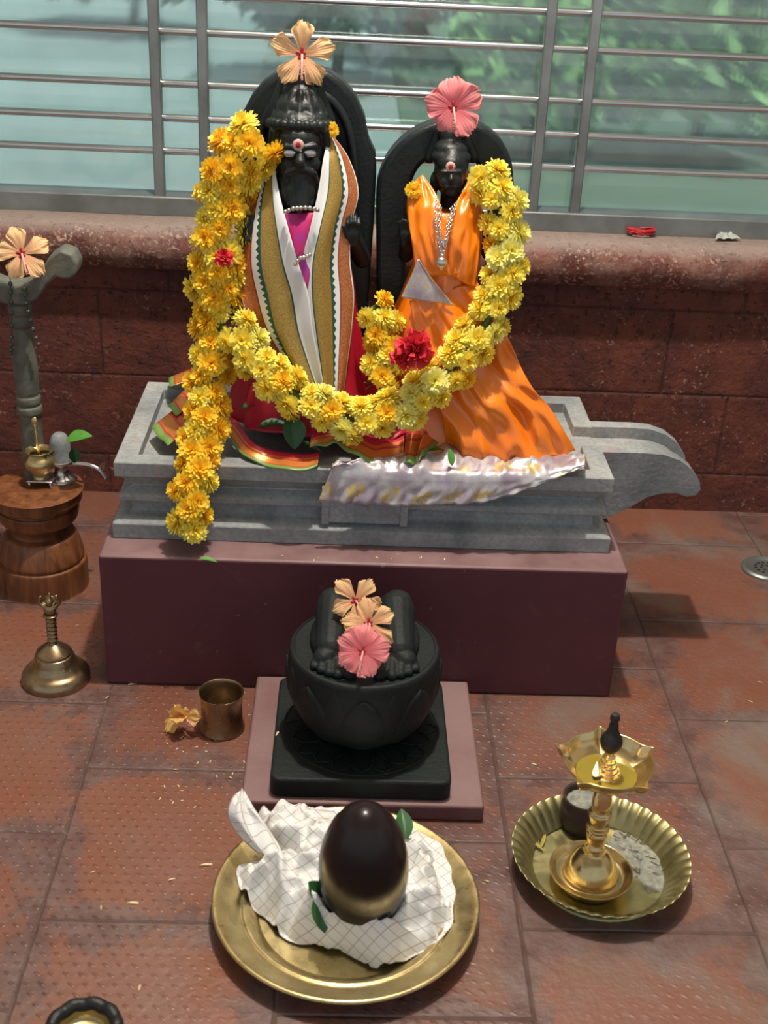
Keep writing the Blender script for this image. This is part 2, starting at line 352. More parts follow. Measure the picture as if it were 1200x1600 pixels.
# floor: terracotta tiles with raised grain, dusty joints
def floor_mat():
    mt, t, b = nt('embossed_terracotta_tiles'); co = worldpos(t)
    s = t.nodes.new('ShaderNodeSeparateXYZ'); t.links.new(co, s.inputs[0]); X, Y = s.outputs[0], s.outputs[1]
    P = 0.296
    xs = math_(t, 'DIVIDE', math_(t, 'ADD', X, 0.392+10*P), P); xi = math_(t, 'FLOOR', xs); xf = math_(t, 'FRACT', xs)
    par = math_(t, 'MODULO', xi, 2.0)
    ys = math_(t, 'ADD', math_(t, 'DIVIDE', math_(t, 'ADD', Y, 0.436+10*P), 0.290), math_(t, 'MULTIPLY', par, 0.47)); yi = math_(t, 'FLOOR', ys); yf = math_(t, 'FRACT', ys)
    def e(f): return math_(t, 'MINIMUM', f, math_(t, 'SUBTRACT', 1.0, f))
    ed = math_(t, 'MINIMUM', e(xf), e(yf))
    wob = math_(t, 'MULTIPLY', math_(t, 'SUBTRACT', noi(t, co, 30, 4), 0.5), 0.012)
    edw = math_(t, 'ADD', ed, wob)
    joint = ramp(t, edw, [(0.000, 1.0), (0.010, 0.0)])
    rim = ramp(t, math_(t, 'ADD', ed, math_(t, 'MULTIPLY', math_(t, 'SUBTRACT', noi(t, co, 9, 8, 0.78, 0.5), 0.5), 1.0)), [(0.07, 1.0), (0.15, 0.0)])
    wn = N(t, 'ShaderNodeTexWhiteNoise'); cv = N(t, 'ShaderNodeCombineXYZ'); t.links.new(xi, cv.inputs[0]); t.links.new(yi, cv.inputs[1]); t.links.new(cv.outputs[0], wn.inputs['Vector'])
    tile = mixc(t, wn.outputs['Value'], (0.175, 0.062, 0.036), (0.225, 0.080, 0.042))
    tile = mixc(t, ramp(t, noi(t, co, 5, 5, 0.6), [(0.35, 0.0), (0.65, 0.85)]), tile, (0.20, 0.092, 0.068))
    dirt = mixc(t, ramp(t, noi(t, co, 24, 6, 0.7), [(0.35, 0.0), (0.65, 1.0)]), (0.085, 0.040, 0.038), (0.175, 0.110, 0.098))
    c = mixc(t, math_(t, 'MULTIPLY', rim, 0.85), tile, dirt)
    # cement-grey wear, mostly to the right of the plinth
    gx = ramp(t, X, [(0.0, 0.25), (0.55, 1.0)])
    gr = ramp(t, noi(t, co, 4.5, 6, 0.65, 0.4), [(0.50, 0.0), (0.66, 0.75)])
    c = mixc(t, math_(t, 'MULTIPLY', gr, gx), c, (0.20, 0.165, 0.14))
    c = mixc(t, math_(t, 'MULTIPLY', joint, 0.75), c, mixc(t, noi(t, co, 60, 3), (0.07, 0.035, 0.03), (0.24, 0.18, 0.15)))
    c = mixc(t, ramp(t, noi(t, co, 260, 3), [(0.60, 0.0), (0.78, 0.35)]), c, (0.40, 0.29, 0.24))
    t.links.new(c, b.inputs['Base Color'])
    r = ramp(t, noi(t, co, 14, 5), [(0.3, 0.30), (0.7, 0.50)]); t.links.new(r, b.inputs['Roughness'])
    # raised grains on a staggered lattice
    g = 0.0148
    gy = math_(t, 'DIVIDE', math_(t, 'ADD', Y, 10.0), g); gyi = math_(t, 'FLOOR', gy)
    gx_ = math_(t, 'ADD', math_(t, 'DIVIDE', math_(t, 'ADD', X, 10.0), g*1.15), math_(t, 'MULTIPLY', math_(t, 'MODULO', gyi, 2.0), 0.5))
    ax = math_(t, 'SUBTRACT', math_(t, 'FRACT', gx_), 0.5); ay = math_(t, 'SUBTRACT', math_(t, 'FRACT', gy), 0.5)
    rx = math_(t, 'ADD', math_(t, 'MULTIPLY', ax, 0.8), math_(t, 'MULTIPLY', ay, -0.6)); ry = math_(t, 'ADD', math_(t, 'MULTIPLY', ax, 0.6), math_(t, 'MULTIPLY', ay, 0.8))
    dd = math_(t, 'SQRT', math_(t, 'ADD', math_(t, 'POWER', math_(t, 'MULTIPLY', rx, 1.0), 2.0), math_(t, 'POWER', math_(t, 'MULTIPLY', ry, 2.3), 2.0)))
    grain = ramp(t, dd, [(0.10, 1.0), (0.34, 0.0)])
    worn = ramp(t, noi(t, co, 3.2, 2), [(0.42, 0.0), (0.60, 1.0)])
    left = ramp(t, X, [(0.0, 1.0), (0.35, 0.35)])
    grain = math_(t, 'MULTIPLY', grain, math_(t, 'MAXIMUM', math_(t, 'MULTIPLY', worn, left), ramp(t, math_(t, 'MULTIPLY', X, -1.0), [(0.12, 0.0), (0.30, 1.0)])))
    h = math_(t, 'ADD', math_(t, 'MULTIPLY', grain, 1.0), math_(t, 'MULTIPLY', noi(t, co, 70, 5), 0.9))
    h = math_(t, 'SUBTRACT', h, math_(t, 'MULTIPLY', joint, 2.0))
    bump(t, b, h, 0.8, 0.0018); return mt
MAT['floor'] = floor_mat()
def laterite_mat(name='laterite_blocks', blocks=True):
    mt, t, b = nt(name); co = worldpos(t)
    s = t.nodes.new('ShaderNodeSeparateXYZ'); t.links.new(co, s.inputs[0]); X, Z = s.outputs[0], s.outputs[2]
    c = ramp(t, noi(t, co, 13, 6, 0.65), [(0.28, (0.055, 0.015, 0.011)), (0.52, (0.125, 0.032, 0.020)), (0.72, (0.185, 0.050, 0.025))])
    pit = ramp(t, noi(t, co, 95, 4, 0.6), [(0.33, 1.0), (0.40, 0.0)])
    fleck = ramp(t, noi(t, co, 120, 4, 0.65), [(0.60 if blocks else 0.55, 0.0), (0.68 if blocks else 0.63, 1.0)])
    patch = ramp(t, noi(t, co, 7, 3), [(0.45, 0.0), (0.6, 1.0)]) if blocks else ramp(t, noi(t, co, 6, 3), [(0.36, 0.0), (0.5, 1.3)])
    c = mixc(t, math_(t, 'MULTIPLY', fleck, math_(t, 'MULTIPLY', patch, 0.7)), c, (0.50, 0.34, 0.26))
    h = noi(t, co, 45, 6, 0.65)
    if blocks:
        zs = math_(t, 'DIVIDE', math_(t, 'ADD', Z, 10*0.173-0.085), 0.173); zi = math_(t, 'FLOOR', zs); zf = math_(t, 'FRACT', zs)
        xs = math_(t, 'ADD', math_(t, 'DIVIDE', math_(t, 'ADD', X, 10.0), 0.37), math_(t, 'MULTIPLY', math_(t, 'MODULO', zi, 2.0), 0.37)); xf = math_(t, 'FRACT', xs)
        e = math_(t, 'MINIMUM', math_(t, 'MULTIPLY', math_(t, 'MINIMUM', zf, math_(t, 'SUBTRACT', 1.0, zf)), 0.173), math_(t, 'MULTIPLY', math_(t, 'MINIMUM', xf, math_(t, 'SUBTRACT', 1.0, xf)), 0.37))
        e = math_(t, 'ADD', e, math_(t, 'MULTIPLY', math_(t, 'SUBTRACT', noi(t, co, 60, 3), 0.5), 0.006))
        j = ramp(t, e, [(0.0, 1.0), (0.0045, 0.0)])
        c = mixc(t, math_(t, 'MULTIPLY', j, 0.6), c, (0.035, 0.014, 0.012)); h = math_(t, 'SUBTRACT', h, math_(t, 'MULTIPLY', j, 0.5))
    else:
        c = mixc(t, ramp(t, noi(t, co, 18, 5, 0.6), [(0.40, 0.0), (0.66, 0.65)]), c, (0.27, 0.155, 0.12))
        s2 = ramp(t, Z, [(0.543, 0.0), (0.562, 0.80)])     # lighter grey-brown colour on the flat top only
        c = mixc(t, s2, c, (0.30, 0.24, 0.21))
    pk = 0.55 if blocks else 0.25
    c = mixc(t, math_(t, 'MULTIPLY', pit, pk), c, (0.02, 0.008, 0.008)); h = math_(t, 'SUBTRACT', h, math_(t, 'MULTIPLY', pit, pk))
    t.links.new(c, b.inputs['Base Color']); b.inputs['Roughness'].default_value = 0.7
    bump(t, b, h, 0.8, 0.006); return mt
MAT['laterite'] = laterite_mat(); MAT['coping'] = laterite_mat('laterite_coping', False)
def glass_mat():
    mt, t, b = nt('dusty_blue_window_glass'); t.nodes.remove(b); co = worldpos(t)
    tr = t.nodes.new('ShaderNodeBsdfTransparent'); tr.inputs[0].default_value = (0.80, 0.90, 0.89, 1)
    rf = t.nodes.new('ShaderNodeBsdfRefraction'); rf.inputs[0].default_value = (0.80, 0.90, 0.89, 1); rf.inputs['Roughness'].default_value = 0.06; rf.inputs['IOR'].default_value = 1.02
    df = t.nodes.new('ShaderNodeBsdfDiffuse'); df.inputs[0].default_value = (0.60, 0.68, 0.67, 1)
    tl = t.nodes.new('ShaderNodeBsdfTranslucent'); tl.inputs[0].default_value = (0.70, 0.80, 0.79, 1)
    gl = t.nodes.new('ShaderNodeBsdfGlossy'); gl.inputs['Roughness'].default_value = 0.05; gl.inputs[0].default_value = (1, 1, 1, 1)
    def mx(f, a, c):
        n = t.nodes.new('ShaderNodeMixShader')
        if isinstance(f, float): n.inputs[0].default_value = f
        else: t.links.new(f, n.inputs[0])
        t.links.new(a, n.inputs[1]); t.links.new(c, n.inputs[2]); return n.outputs[0]
    a = mx(0.6, tr.outputs[0], rf.outputs[0]); d = mx(0.5, df.outputs[0], tl.outputs[0])
    dust = ramp(t, noi(t, co, 5, 6, 0.65), [(0.3, 0.10), (0.75, 0.30)])
    o = mx(dust, a, d); o = mx(0.06, o, gl.outputs[0])
    t.links.new(o, t.nodes['Material Output'].inputs[0]); return mt
MAT['glass'] = glass_mat()
MAT['plaster'] = simple('cream_plaster', (0.45, 0.42, 0.36), 0.8, sc=3, var=0.15)
MAT['ground'] = simple('pale_outdoor_paving', (0.43, 0.49, 0.47), 0.9, sc=0.8, col2=(0.33, 0.42, 0.39))

# ------------------------------------------------------------------ setting
def struct(name, geo, mat, parent=None, smooth=False):
    o = mk(name, geo, mat, parent, smooth=smooth)
    if parent is None: o['kind'] = 'structure'
    return o
struct('floor', box(-2.6, 2.6, -3.2, 0.70, -0.05, 0.0), MAT['floor'])
struct('wall_back', box(-2.6, 2.6, 0.68, 0.86, -0.3, 0.52), MAT['laterite'])
# window sill: rounded laterite coping
pr = [(0.80, 0.478), (0.672, 0.478)]
for k in range(13):
    a = -PI/2-PI*k/12; pr.append((0.674+0.042*math.cos(a), 0.520+0.042*math.sin(a)))
pr += [(0.80, 0.562)]
def sillfn(nx=160):
    V, Fc = [], []; n = len(pr)
    for i in range(nx+1):
        x = -2.6+5.2*i/nx
        for (y, z) in pr:
            q = 0.004*noise.noise((x*9, y*20, z*20)) if y < 0.69 else 0
            V.append((x, y-q, z+q*0.6))
    for i in range(nx):
        for j in range(n): Fc.append((i*n+j, i*n+(j+1) % n, (i+1)*n+(j+1) % n, (i+1)*n+j))
    Fc.append(tuple(range(n))); Fc.append(tuple(range(nx*n, nx*n+n))[::-1]); return V, Fc
o = struct('trim_1', sillfn(), MAT['coping'], smooth=True); fixn(o)
struct('added_sunblock_roof', box(-3.5, 3.5, -3.2, 3.2, 2.75, 2.85), MAT['plaster'])  # unseen slab, added with a deep overhang to keep the sun out indoors
struct('wall_left', box(-2.75, -2.6, -1.2, 0.86, -0.05, 2.75), MAT['plaster'])
struct('wall_right', box(2.6, 2.75, -1.2, 0.86, -0.05, 2.75), MAT['plaster'])
struct('trim_2', box(-2.6, 2.6, 0.70, 0.86, 1.75, 2.75), MAT['plaster'])
struct('outdoor_ground', box(-14, 14, 0.86, 26, -0.5, -0.4), MAT['ground'])
MAT['lawn'] = simple('grass', (0.19, 0.28, 0.18), 0.95, sc=1.5, col2=(0.11, 0.18, 0.13))
struct('garden_lawn', box(0.3, 9, 3.4, 16, -0.42, -0.385), MAT['lawn'])
# window: steel grille in front of dusty glass
win = thing('window_1', None, None, (0, 0.76, 0.56), kind='structure')
o = mk('window_frame', cat_geo(box(-2.6, 2.6, 0.738, 0.80, 0.560, 0.598), box(-2.6, 2.6, 0.738, 0.80, 1.70, 1.75)), MAT['steel_dull'], win, smooth=False); bevel(o, 0.003)
mk('glass_pane', box(-2.6, 2.6, 0.780, 0.786, 0.59, 1.71), MAT['glass'], win, smooth=False)
for z0 in (0.680, 0.740, 0.801, 0.891, 0.953, 1.04, 1.13, 1.22, 1.31, 1.40, 1.49, 1.58):
    o = mk('horizontal_bar', tube([(-2.6, 0.757, z0), (2.6, 0.757, z0)], 0.0068, 16), MAT['steel'], win)
for x0 in (-1.03, -0.945, -0.402, -0.316, 0.309, 0.390, 0.93, 1.02):
    o = mk('vertical_bar', box(x0-0.0095, x0+0.0095, 0.743, 0.765, 0.585, 1.71), MAT['steel_dull'], win, smooth=False); bevel(o, 0.002)

# ------------------------------------------------------------------ garden beyond the glass
MAT['shrub_a'] = simple('light_garden_leaves', (0.34, 0.58, 0.20), 0.6, sc=4, var=0.45)
MAT['shrub_b'] = simple('dark_garden_leaves', (0.10, 0.19, 0.12), 0.6, sc=4, var=0.5)
MAT['trunk'] = simple('bark', (0.12, 0.09, 0.06), 0.9)
def shrub(x, y, r, h, mat, label, cat='shrub', nm='garden_shrub', seed=0, n=1500):
    rnd = random.Random(seed); root = thing(nm, label, cat, (x, y, -0.4), 'greenery beyond the window')
    V, Fc = [], []
    for _ in range(n):
        a = rnd.uniform(0, 2*PI); b = math.asin(rnd.uniform(-0.7, 1)); q = rnd.uniform(0.55, 1.0)
        lump = 1+0.25*noise.noise((math.cos(a)*2+seed, math.sin(a)*2, b*2))
        c = Vector((math.cos(a)*math.cos(b)*r*q*lump, math.sin(a)*math.cos(b)*r*q*lump, h*0.55+math.sin(b)*h*0.5*q*lump))
        d = Vector((rnd.gauss(0, 1), rnd.gauss(0, 1), rnd.gauss(0, 1))).normalized(); e = d.cross(Vector((rnd.gauss(0, 1), rnd.gauss(0, 1), rnd.gauss(0, 1)))).normalized()
        s = rnd.uniform(0.07, 0.14); k = len(V)
        V += [tuple(c-d*s), tuple(c+e*s*0.45), tuple(c+d*s), tuple(c-e*s*0.45)]; Fc.append((k, k+1, k+2, k+3))
    mk('foliage', (V, Fc), mat, root, smooth=False, local=True)
    mk('trunk', tube([(0, 0, 0), (0.03, 0, h*0.3), (0, 0.02, h*0.6)], [0.05, 0.04, 0.02], 8), MAT['trunk'], root, local=True)
A, B = MAT['shrub_a'], MAT['shrub_b']
shrub(1.05, 6.4, 0.50, 1.1, A, 'light green bush seen low through the glass above the female figure', seed=1)
shrub(2.15, 6.5, 0.62, 1.45, A, 'broad light green bush outside, right of the right-hand grille posts', seed=2, n=2200)
shrub(3.3, 6.9, 0.52, 1.2, A, 'light green bush outside at the right end of the window', seed=3)
shrub(1.6, 8.4, 0.85, 1.7, B, 'dark bush outside, behind the light bushes near the right-hand posts', seed=4, n=3000)
shrub(-0.2, 9.2, 0.85, 1.7, B, 'dark green bush outside between the two statues', seed=5, n=3000)
shrub(3.35, 9.0, 0.85, 2.0, B, 'tall dark bush at the upper right of the window', seed=6, n=3000)
shrub(5.1, 9.2, 0.8, 2.0, B, 'dark bush outside at the far upper right corner', seed=7, n=2500)
shrub(0.9, 11.3, 1.3, 2.1, B, 'tall grey green bush far outside above the female figure', seed=8, n=3000)
shrub(-2.4, 12.4, 1.1, 1.6, B, 'faint distant bush outside above the left end of the grille', seed=9, n=2500)

# ------------------------------------------------------------------ maroon plinth and grey pedestal
pl = mk('plinth', box(-0.4, 0.4, 0.0, 0.44, 0.0, 0.232), MAT['maroon'], org=(0, 0.22, 0)); bevel(pl, 0.005, 3)
tag(pl, 'maroon painted rectangular cement plinth carrying the grey stone pedestal', 'plinth')
ped = thing('stone_pedestal', 'grey carved stone pedestal with moulded sides and a water spout, on the maroon plinth', 'pedestal', (0, 0.23, 0.232))
cx = -0.004; hx = 0.3775; cy = 0.229; hy = 0.167
def ring_loft(prof, cx, cy):
    """prof = (hx, hy, z) rectangles"""
    V, Fc = [], []
    for (a, b, z) in prof: V += [(cx-a, cy-b, z), (cx+a, cy-b, z), (cx+a, cy+b, z), (cx-a, cy+b, z)]
    for j in range(len(prof)-1):
        for i in range(4):
            k = (i+1) % 4; Fc.append((j*4+i, j*4+k, j*4+4+k, j*4+4+i))
    Fc.append((3, 2, 1, 0)); n = len(prof)*4; Fc.append((n-4, n-3, n-2, n-1)); return V, Fc
def R4(o, z): return (hx-o, hy-o, z)
prof = [R4(-0.006, .232), R4(-0.006, .258), R4(0.004, .262), R4(0.016, .266), R4(0.020, .270), R4(0.020, .289), R4(0.004, .292), R4(0.004, .301), R4(0.010, .306),
        R4(0.022, .312), R4(0.014, .324), R4(0.004, .333), R4(0.000, .334), R4(0.000, .3395)]
X0, X1, Y0, Y1 = cx-hx, cx+hx, cy-hy, cy+hy; rw = .032; zr = .358; zl = .3395
ro = [(X0, Y0), (X1, Y0), (X1, .186), (X1-rw, .186), (X1-rw, Y0+rw), (X0+rw, Y0+rw), (X0+rw, Y1-rw), (X1-rw, Y1-rw), (X1-rw, .262), (X1, .262), (X1, Y1), (X0, Y1)]
V = [(x, y, zl-.001) for x, y in ro]+[(x, y, zr) for x, y in ro]; n_ = len(ro)
# rim as a C-shaped wall, open where the channel leads into the spout; faces given as quads
top = [(0, 1, 4, 5), (1, 2, 3, 4), (0, 5, 6, 11), (6, 7, 10, 11), (7, 8, 9, 10)]
Fr = [(i, (i+1) % n_, n_+(i+1) % n_, n_+i) for i in range(n_)]+[tuple(n_+q for q in f) for f in top]
o = mk('moulded_block', ring_loft(prof, cx, cy), MAT['stone'], ped, smooth=False); bevel(o, 0.0018, 2, 20)
o = mk('tray_rim', (V, Fr), MAT['stone'], ped, smooth=False); bevel(o, 0.002, 2, 50)
# shallow offset panel on the front
x0, x1 = at(503, 760, Y=.06).x, at(640, 760, Y=.06).x
o = mk('front_panel', cat_geo(box(x0, x0+.012, .058, .10, .266, .330), box(x1-.012, x1, .058, .10, .266, .330), box(x0, x1, .061, .10, .268, .328)), MAT['stone'], ped, smooth=False); bevel(o, 0.0015)
# spout: two side walls with a channel between
def spout_profile(dz):
    top = [(0.3722, .358), (0.44, .3585), (0.470, .357), (0.498, .348), (0.520, .332), (0.535, .312), (0.539, .297), (0.532, .287), (0.518, .284)]
    bot = [(0.50, .290), (0.478, .289), (0.455, .281), (0.435, .266), (0.410, .249), (0.392, .240), (0.3722, .236)]
    return [(x, z-dz*(1 if i < 6 else 0)) for i, (x, z) in enumerate(top)]+bot
g = cat_geo(extrude_y(spout_profile(0), .160, .186), extrude_y(spout_profile(0), .262, .286), extrude_y(spout_profile(.020), .184, .264))
o = mk('spout', g, MAT['stone'], ped, smooth=False); bevel(o, 0.003, 3, 30)

# ------------------------------------------------------------------ loft helper for clothed bodies
def loft(rows, nseg=64, fold=None, rot=0, sub=6, expo=2.0):
    """rows = (v, uL, uR, Yc, ry): pixel span of each cross-section, its depth centre and depth radius"""
    R = []
    for (v, a, b, y, ry) in rows:
        p, q = at(a, v, Y=y), at(b, v, Y=y); c = (p+q)/2; R.append((c.x, c.y, c.z, (q.x-p.x)/2, ry))
    K = [Vector((r[0], r[1], r[2])) for r in R]; Q = [Vector((r[3], r[4], 0)) for r in R]; n = (len(R)-1)*sub
    V, UV = [], []
    for j in range(n+1):
        t = j/n; c = crv(K, t); q = crv(Q, t)
        for i in range(nseg):
            a = 2*PI*i/nseg; ca, sa = math.cos(a), math.sin(a)
            m_ = 1+(fold(a, t) if fold else 0)
            ex = 2/expo
            V.append((c.x+q.x*m_*math.copysign(abs(ca)**ex, ca), c.y+q.y*m_*math.copysign(abs(sa)**ex, sa), c.z)); UV.append((i/nseg, t))
    Fc = [(j*nseg+i, j*nseg+(i+1) % nseg, (j+1)*nseg+(i+1) % nseg, (j+1)*nseg+i) for j in range(n) for i in range(nseg)]
    Fc.append(tuple(range(nseg))); Fc.append(tuple(range(n*nseg, n*nseg+nseg))[::-1]); return V, Fc, UV
def strip(left, right, nu=14, nv=60, wave=None, uvrep=1.0):
    """surface between two curves given as (u, v, Y)"""
    Lp = [at(a, b, Y=c) for a, b, c in left]; Rp = [at(a, b, Y=c) for a, b, c in right]
    def fn(s, t):
        p = crv(Lp, t).lerp(crv(Rp, t), s)
        if wave: p = p+Vector(wave(s, t))
        return p
    return grid(nu, nv, fn, lambda s, t: (s, t*uvrep))

# ------------------------------------------------------------------ male statue
G = MAT['granite']
male = thing('male_deity_statue', 'larger black stone statue of a bearded sage with arched back slab and striped shawl', 'statue', (-0.105, 0.24, 0.34))
out = [(560, 640, .29), (575, 470, .29), (585, 330, .29), (588, 262, .29), (587, 238, .29), (576, 214, .29), (570, 180, .29), (556, 148, .29), (536, 125, .29), (516, 110, .29), (490, 101, .29), (462, 100, .29), (436, 110, .29), (412, 126, .29), (394, 147, .29), (382, 170, .29), (376, 200, .29), (372, 260, .29), (372, 470, .29), (385, 640, .29)]
pts = [at(a, b, Y=c) for a, b, c in out]; poly = [(p.x, p.z) for p in pts]
arc1 = [at(a, b, Y=.262) for a, b in ((556, 300), (552, 240), (540, 190), (515, 155), (475, 140), (440, 152), (415, 185), (405, 240), (402, 300))]
o = mk('back_slab', extrude_y(poly, .268, .318), G, male, smooth=False); bevel(o, 0.008, 3, 25)
o = mk('slab_rim', tube(smooth_pts(arc1, 50), 0.007, 10), G, male)
Pm = lambda u, v, Y: at(u, v, Y=Y)
def side(f): return [f(-1), f(1)]
g = []
hc = Pm(468, 236, .222)
g.append(ell(hc, (.041, .042, .056)))
g.append(ell(Pm(468, 216, .205), (.033, .030, .022)))                 # forehead
g.append(ell(Pm(468, 262, .200), (.030, .028, .026)))                 # lower face
g.append(cap(Pm(446, 229, .180), Pm(462, 231, .176), .0048, .0042)); g.append(cap(Pm(476, 231, .176), Pm(492, 228, .180), .0042, .0048))
g.append(cap(Pm(469, 232, .182), Pm(469, 254, .164), .0036, .0075)); g.append(ell(Pm(463, 257, .175), (.0045, .006, .0045))); g.append(ell(Pm(475, 257, .175), (.0045, .006, .0045)))
g.append(ell(Pm(449, 256, .188), (.011, .011, .012))); g.append(ell(Pm(489, 256, .188), (.011, .011, .012)))
g.append(cap(Pm(466, 264, .168), Pm(448, 271, .174), .0058, .0042)); g.append(cap(Pm(472, 264, .168), Pm(491, 271, .174), .0058, .0042))
g.append(cap(Pm(448, 271, .174), Pm(443, 284, .178), .0042, .003)); g.append(cap(Pm(491, 271, .174), Pm(496, 284, .178), .0042, .003))
g.append(cap(Pm(462, 276, .170), Pm(476, 276, .170), .0042, .0042))
g.append(ell(Pm(468, 300, .188), (.028, .026, .034)))
for k in range(11):                                                   # beard strands
    x = (k-5)/5; g.append(cap(Pm(468+x*27, 272+6*abs(x), .186-.016*math.cos(x*1.2)+.012*x*x), Pm(468+x*17+2*math.sin(k*2), 331-abs(x)*12, .158+.012*x*x), .0046, .0030))
for s in (-1, 1):
    g.append(ell(Pm(468+s*43, 246, .225), (.007, .012, .020)))        # ears
    g.append(cap(Pm(468+s*40, 205, .20), Pm(468+s*47, 275, .225), .007, .006))
    g.append(cap(Pm(468+s*47, 275, .225), Pm(468+s*60, 320, .225), .006, .006))
for k in range(13):                                                   # hair band of curls
    a = PI*k/12; g.append(ell(Vector((hc.x-.043*math.cos(a), hc.y-.036*math.sin(a), Pm(468, 194, .2).z-.004+.004*math.sin(a))), (.007, .007, .008)))
g.append(ell(Pm(468, 184, .225), (.042, .036, .016))); g.append(ell(Pm(468, 168, .232), (.036, .030, .020)))
for k in range(7):
    a = PI*k/6; g.append(cap(Vector((hc.x-.036*math.cos(a), .232-.032*math.sin(a), Pm(468, 184, .2).z)), Vector((hc.x-.018*math.cos(a), .240-.02*math.sin(a), Pm(468, 146, .22).z)), .006, .006))
g.append(ell(Pm(468, 142, .243), (.026, .024, .016))); g.append(ell(Pm(470, 124, .250), (.030, .024, .016))); g.append(ell(Pm(470, 108, .258), (.018, .018, .012)))
for s in (-1, 1): g.append(cap(Pm(468+s*24, 128, .255), Pm(468+s*46, 190, .255), .009, .011))   # looped locks beside the bun
g.append(cap(Pm(468, 330, .235), Pm(468, 300, .235), .030, .026))     # neck
g.append(ell(Pm(468, 375, .235), (.075, .038, .070)))                 # chest
g.append(cap(Pm(400, 345, .235), Pm(536, 345, .235), .024, .024))     # shoulders
g.append(ell(Pm(468, 470, .235), (.070, .045, .070))); g.append(ell(Pm(465, 590, .22), (.085, .060, .060)))
# left arm bent, hand raised beside the shawl
g.append(cap(Pm(540, 350, .230), Pm(566, 405, .225), .017, .014)); g.append(cap(Pm(566, 405, .225), Pm(553, 375, .185), .013, .010))
g.append(ell(Pm(552, 366, .180), (.011, .006, .013)))
for k, (du, L) in enumerate(((-8, 17), (-3, 21), (3, 20), (8, 16))):
    g.append(cap(Pm(552+du, 358, .180), Pm(552+du*1.1, 358-L*0.5, .176), .0034, .0032)); g.append(cap(Pm(552+du*1.1, 358-L*.5, .176), Pm(552+du*1.1, 358-L, .182), .0032, .0026))
g.append(cap(Pm(543, 370, .178), Pm(536, 354, .174), .0036, .0028))
g.append(cap(Pm(396, 350, .230), Pm(372, 405, .222), .017, .014)); g.append(cap(Pm(372, 405, .222), Pm(388, 372, .180), .013, .010)); g.append(ell(Pm(390, 362, .178), (.010, .006, .012)))
for k in range(4): g.append(cap(Pm(383+k*5, 355, .178), Pm(382+k*5.5, 338, .180), .0034, .0026))
o = mk('carved_body', cat_geo(*g), MAT['granite'], male); remesh(o, 0.0016, 1)
for u in (453.5, 483):
    e = mk('eye', ell(Pm(u, 239.5, .1785), (.0100, .003, .0064)), MAT['silver'], male)
    e['label'] = 'silver inlaid eye'
MAT['cream'] = simple('cream_paste', (0.78, 0.52, 0.45), 0.7); MAT['kumkum'] = simple('red_powder', (0.42, 0.03, 0.035), 0.8)
def tilak(parent, u, v, Y, r, lab):
    p = Pm(u, v, Y); t_ = mk('forehead_mark', ell(p, (r, .0022, r), nu=20, nv=8), MAT['cream'], parent); t_['label'] = lab
    mk('red_dot', ell(p-Vector((0, .0016, 0)), (r*.5, .0016, r*.55), nu=14, nv=8), MAT['kumkum'], t_)
tilak(male, 466, 226.5, .170, .0082, 'round cream forehead mark with red dot')
# crimson robe
fm = lambda a, t: (0.035*math.sin(9*a+3*t)+0.018*math.sin(17*a-2*t))*(0.35+0.9*t)
rows = [(352, 428, 500, .205, .035), (365, 410, 520, .205, .042), (390, 398, 540, .205, .050), (440, 392, 552, .205, .056), (500, 388, 560, .205, .064), (560, 376, 574, .208, .072), (610, 362, 590, .212, .082), (648, 358, 600, .216, .086)]
mk('silk_robe', loft(rows, 96, fm), MAT['red_silk'], male)
# magenta bodice filling the V of the shawl
def wv(s, t): return (0, -.010*math.sin(PI*s)-.0025*math.sin(9*s+7*t), 0.0)
o = mk('silk_bodice', strip([(430, 332, .176), (432, 360, .165), (445, 410, .155), (460, 460, .148)], [(508, 330, .176), (502, 360, .165), (492, 410, .155), (480, 460, .148)], 20, 30, wv), MAT['magenta_silk'], male); solid(o, .002)
# folded shawl, two hanging ends crossing low on the body
def wsh(ph):
    return lambda s, t: (0, -.007*math.sin(PI*s)-.0035*math.sin(s*11+ph+t*3)*(0.3+t), 0)
Li = [(428, 254, .200), (436, 300, .178), (449, 350, .158), (466, 410, .142), (482, 460, .134), (490, 520, .126), (500, 570, .122), (509, 622, .118)]
Lo = [(421, 258, .215), (396, 300, .205), (379, 350, .190), (369, 410, .178), (376, 460, .168), (391, 505, .158), (421, 550, .145), (462, 592, .130)]
Ri = [(513, 213, .215), (505, 250, .190), (497, 300, .174), (484, 360, .154), (471, 410, .146), (468, 460, .140), (478, 520, .132), (492, 580, .126), (500, 622, .122)]
Ro = [(519, 211, .225), (545, 248, .220), (560, 300, .205), (549, 350, .190), (547, 405, .178), (553, 460, .168), (549, 520, .156), (541, 580, .142), (536, 625, .132)]
sh = thing('shawl', None, None); sh.parent = male; sh.location = (0, 0, 0)
def mk2(name, geo, mat, parent): return mk(name, geo, mat, parent)
o = mk('shawl_end', strip(Li, Lo, 40, 90, wsh(0)), MAT['shawl'], sh); solid(o, .0014)
o['label'] = 'left shawl end, white, gold and rust bands with green saw-tooth edge'
o = mk('shawl_end', strip(Ri, Ro, 40, 90, wsh(2)), MAT['shawl'], sh); solid(o, .0014)
o['label'] = 'right shawl end, white, gold and rust bands with green saw-tooth edge'
# bead necklace
def beads(pts, r, n): return cat_geo(*[ell(p, (r, r, r), nu=8, nv=6) for p in smooth_pts(pts, n)])
mk('necklace', cat_geo(beads([Pm(446, 331, .150), Pm(458, 326, .140), Pm(470, 325, .136), Pm(484, 325, .140), Pm(496, 328, .150)], .0035, 9),
                       beads([Pm(462, 413, .134), Pm(468, 404, .132), Pm(476, 402, .132), Pm(484, 398, .136)], .0033, 6)), MAT['silver'], male)
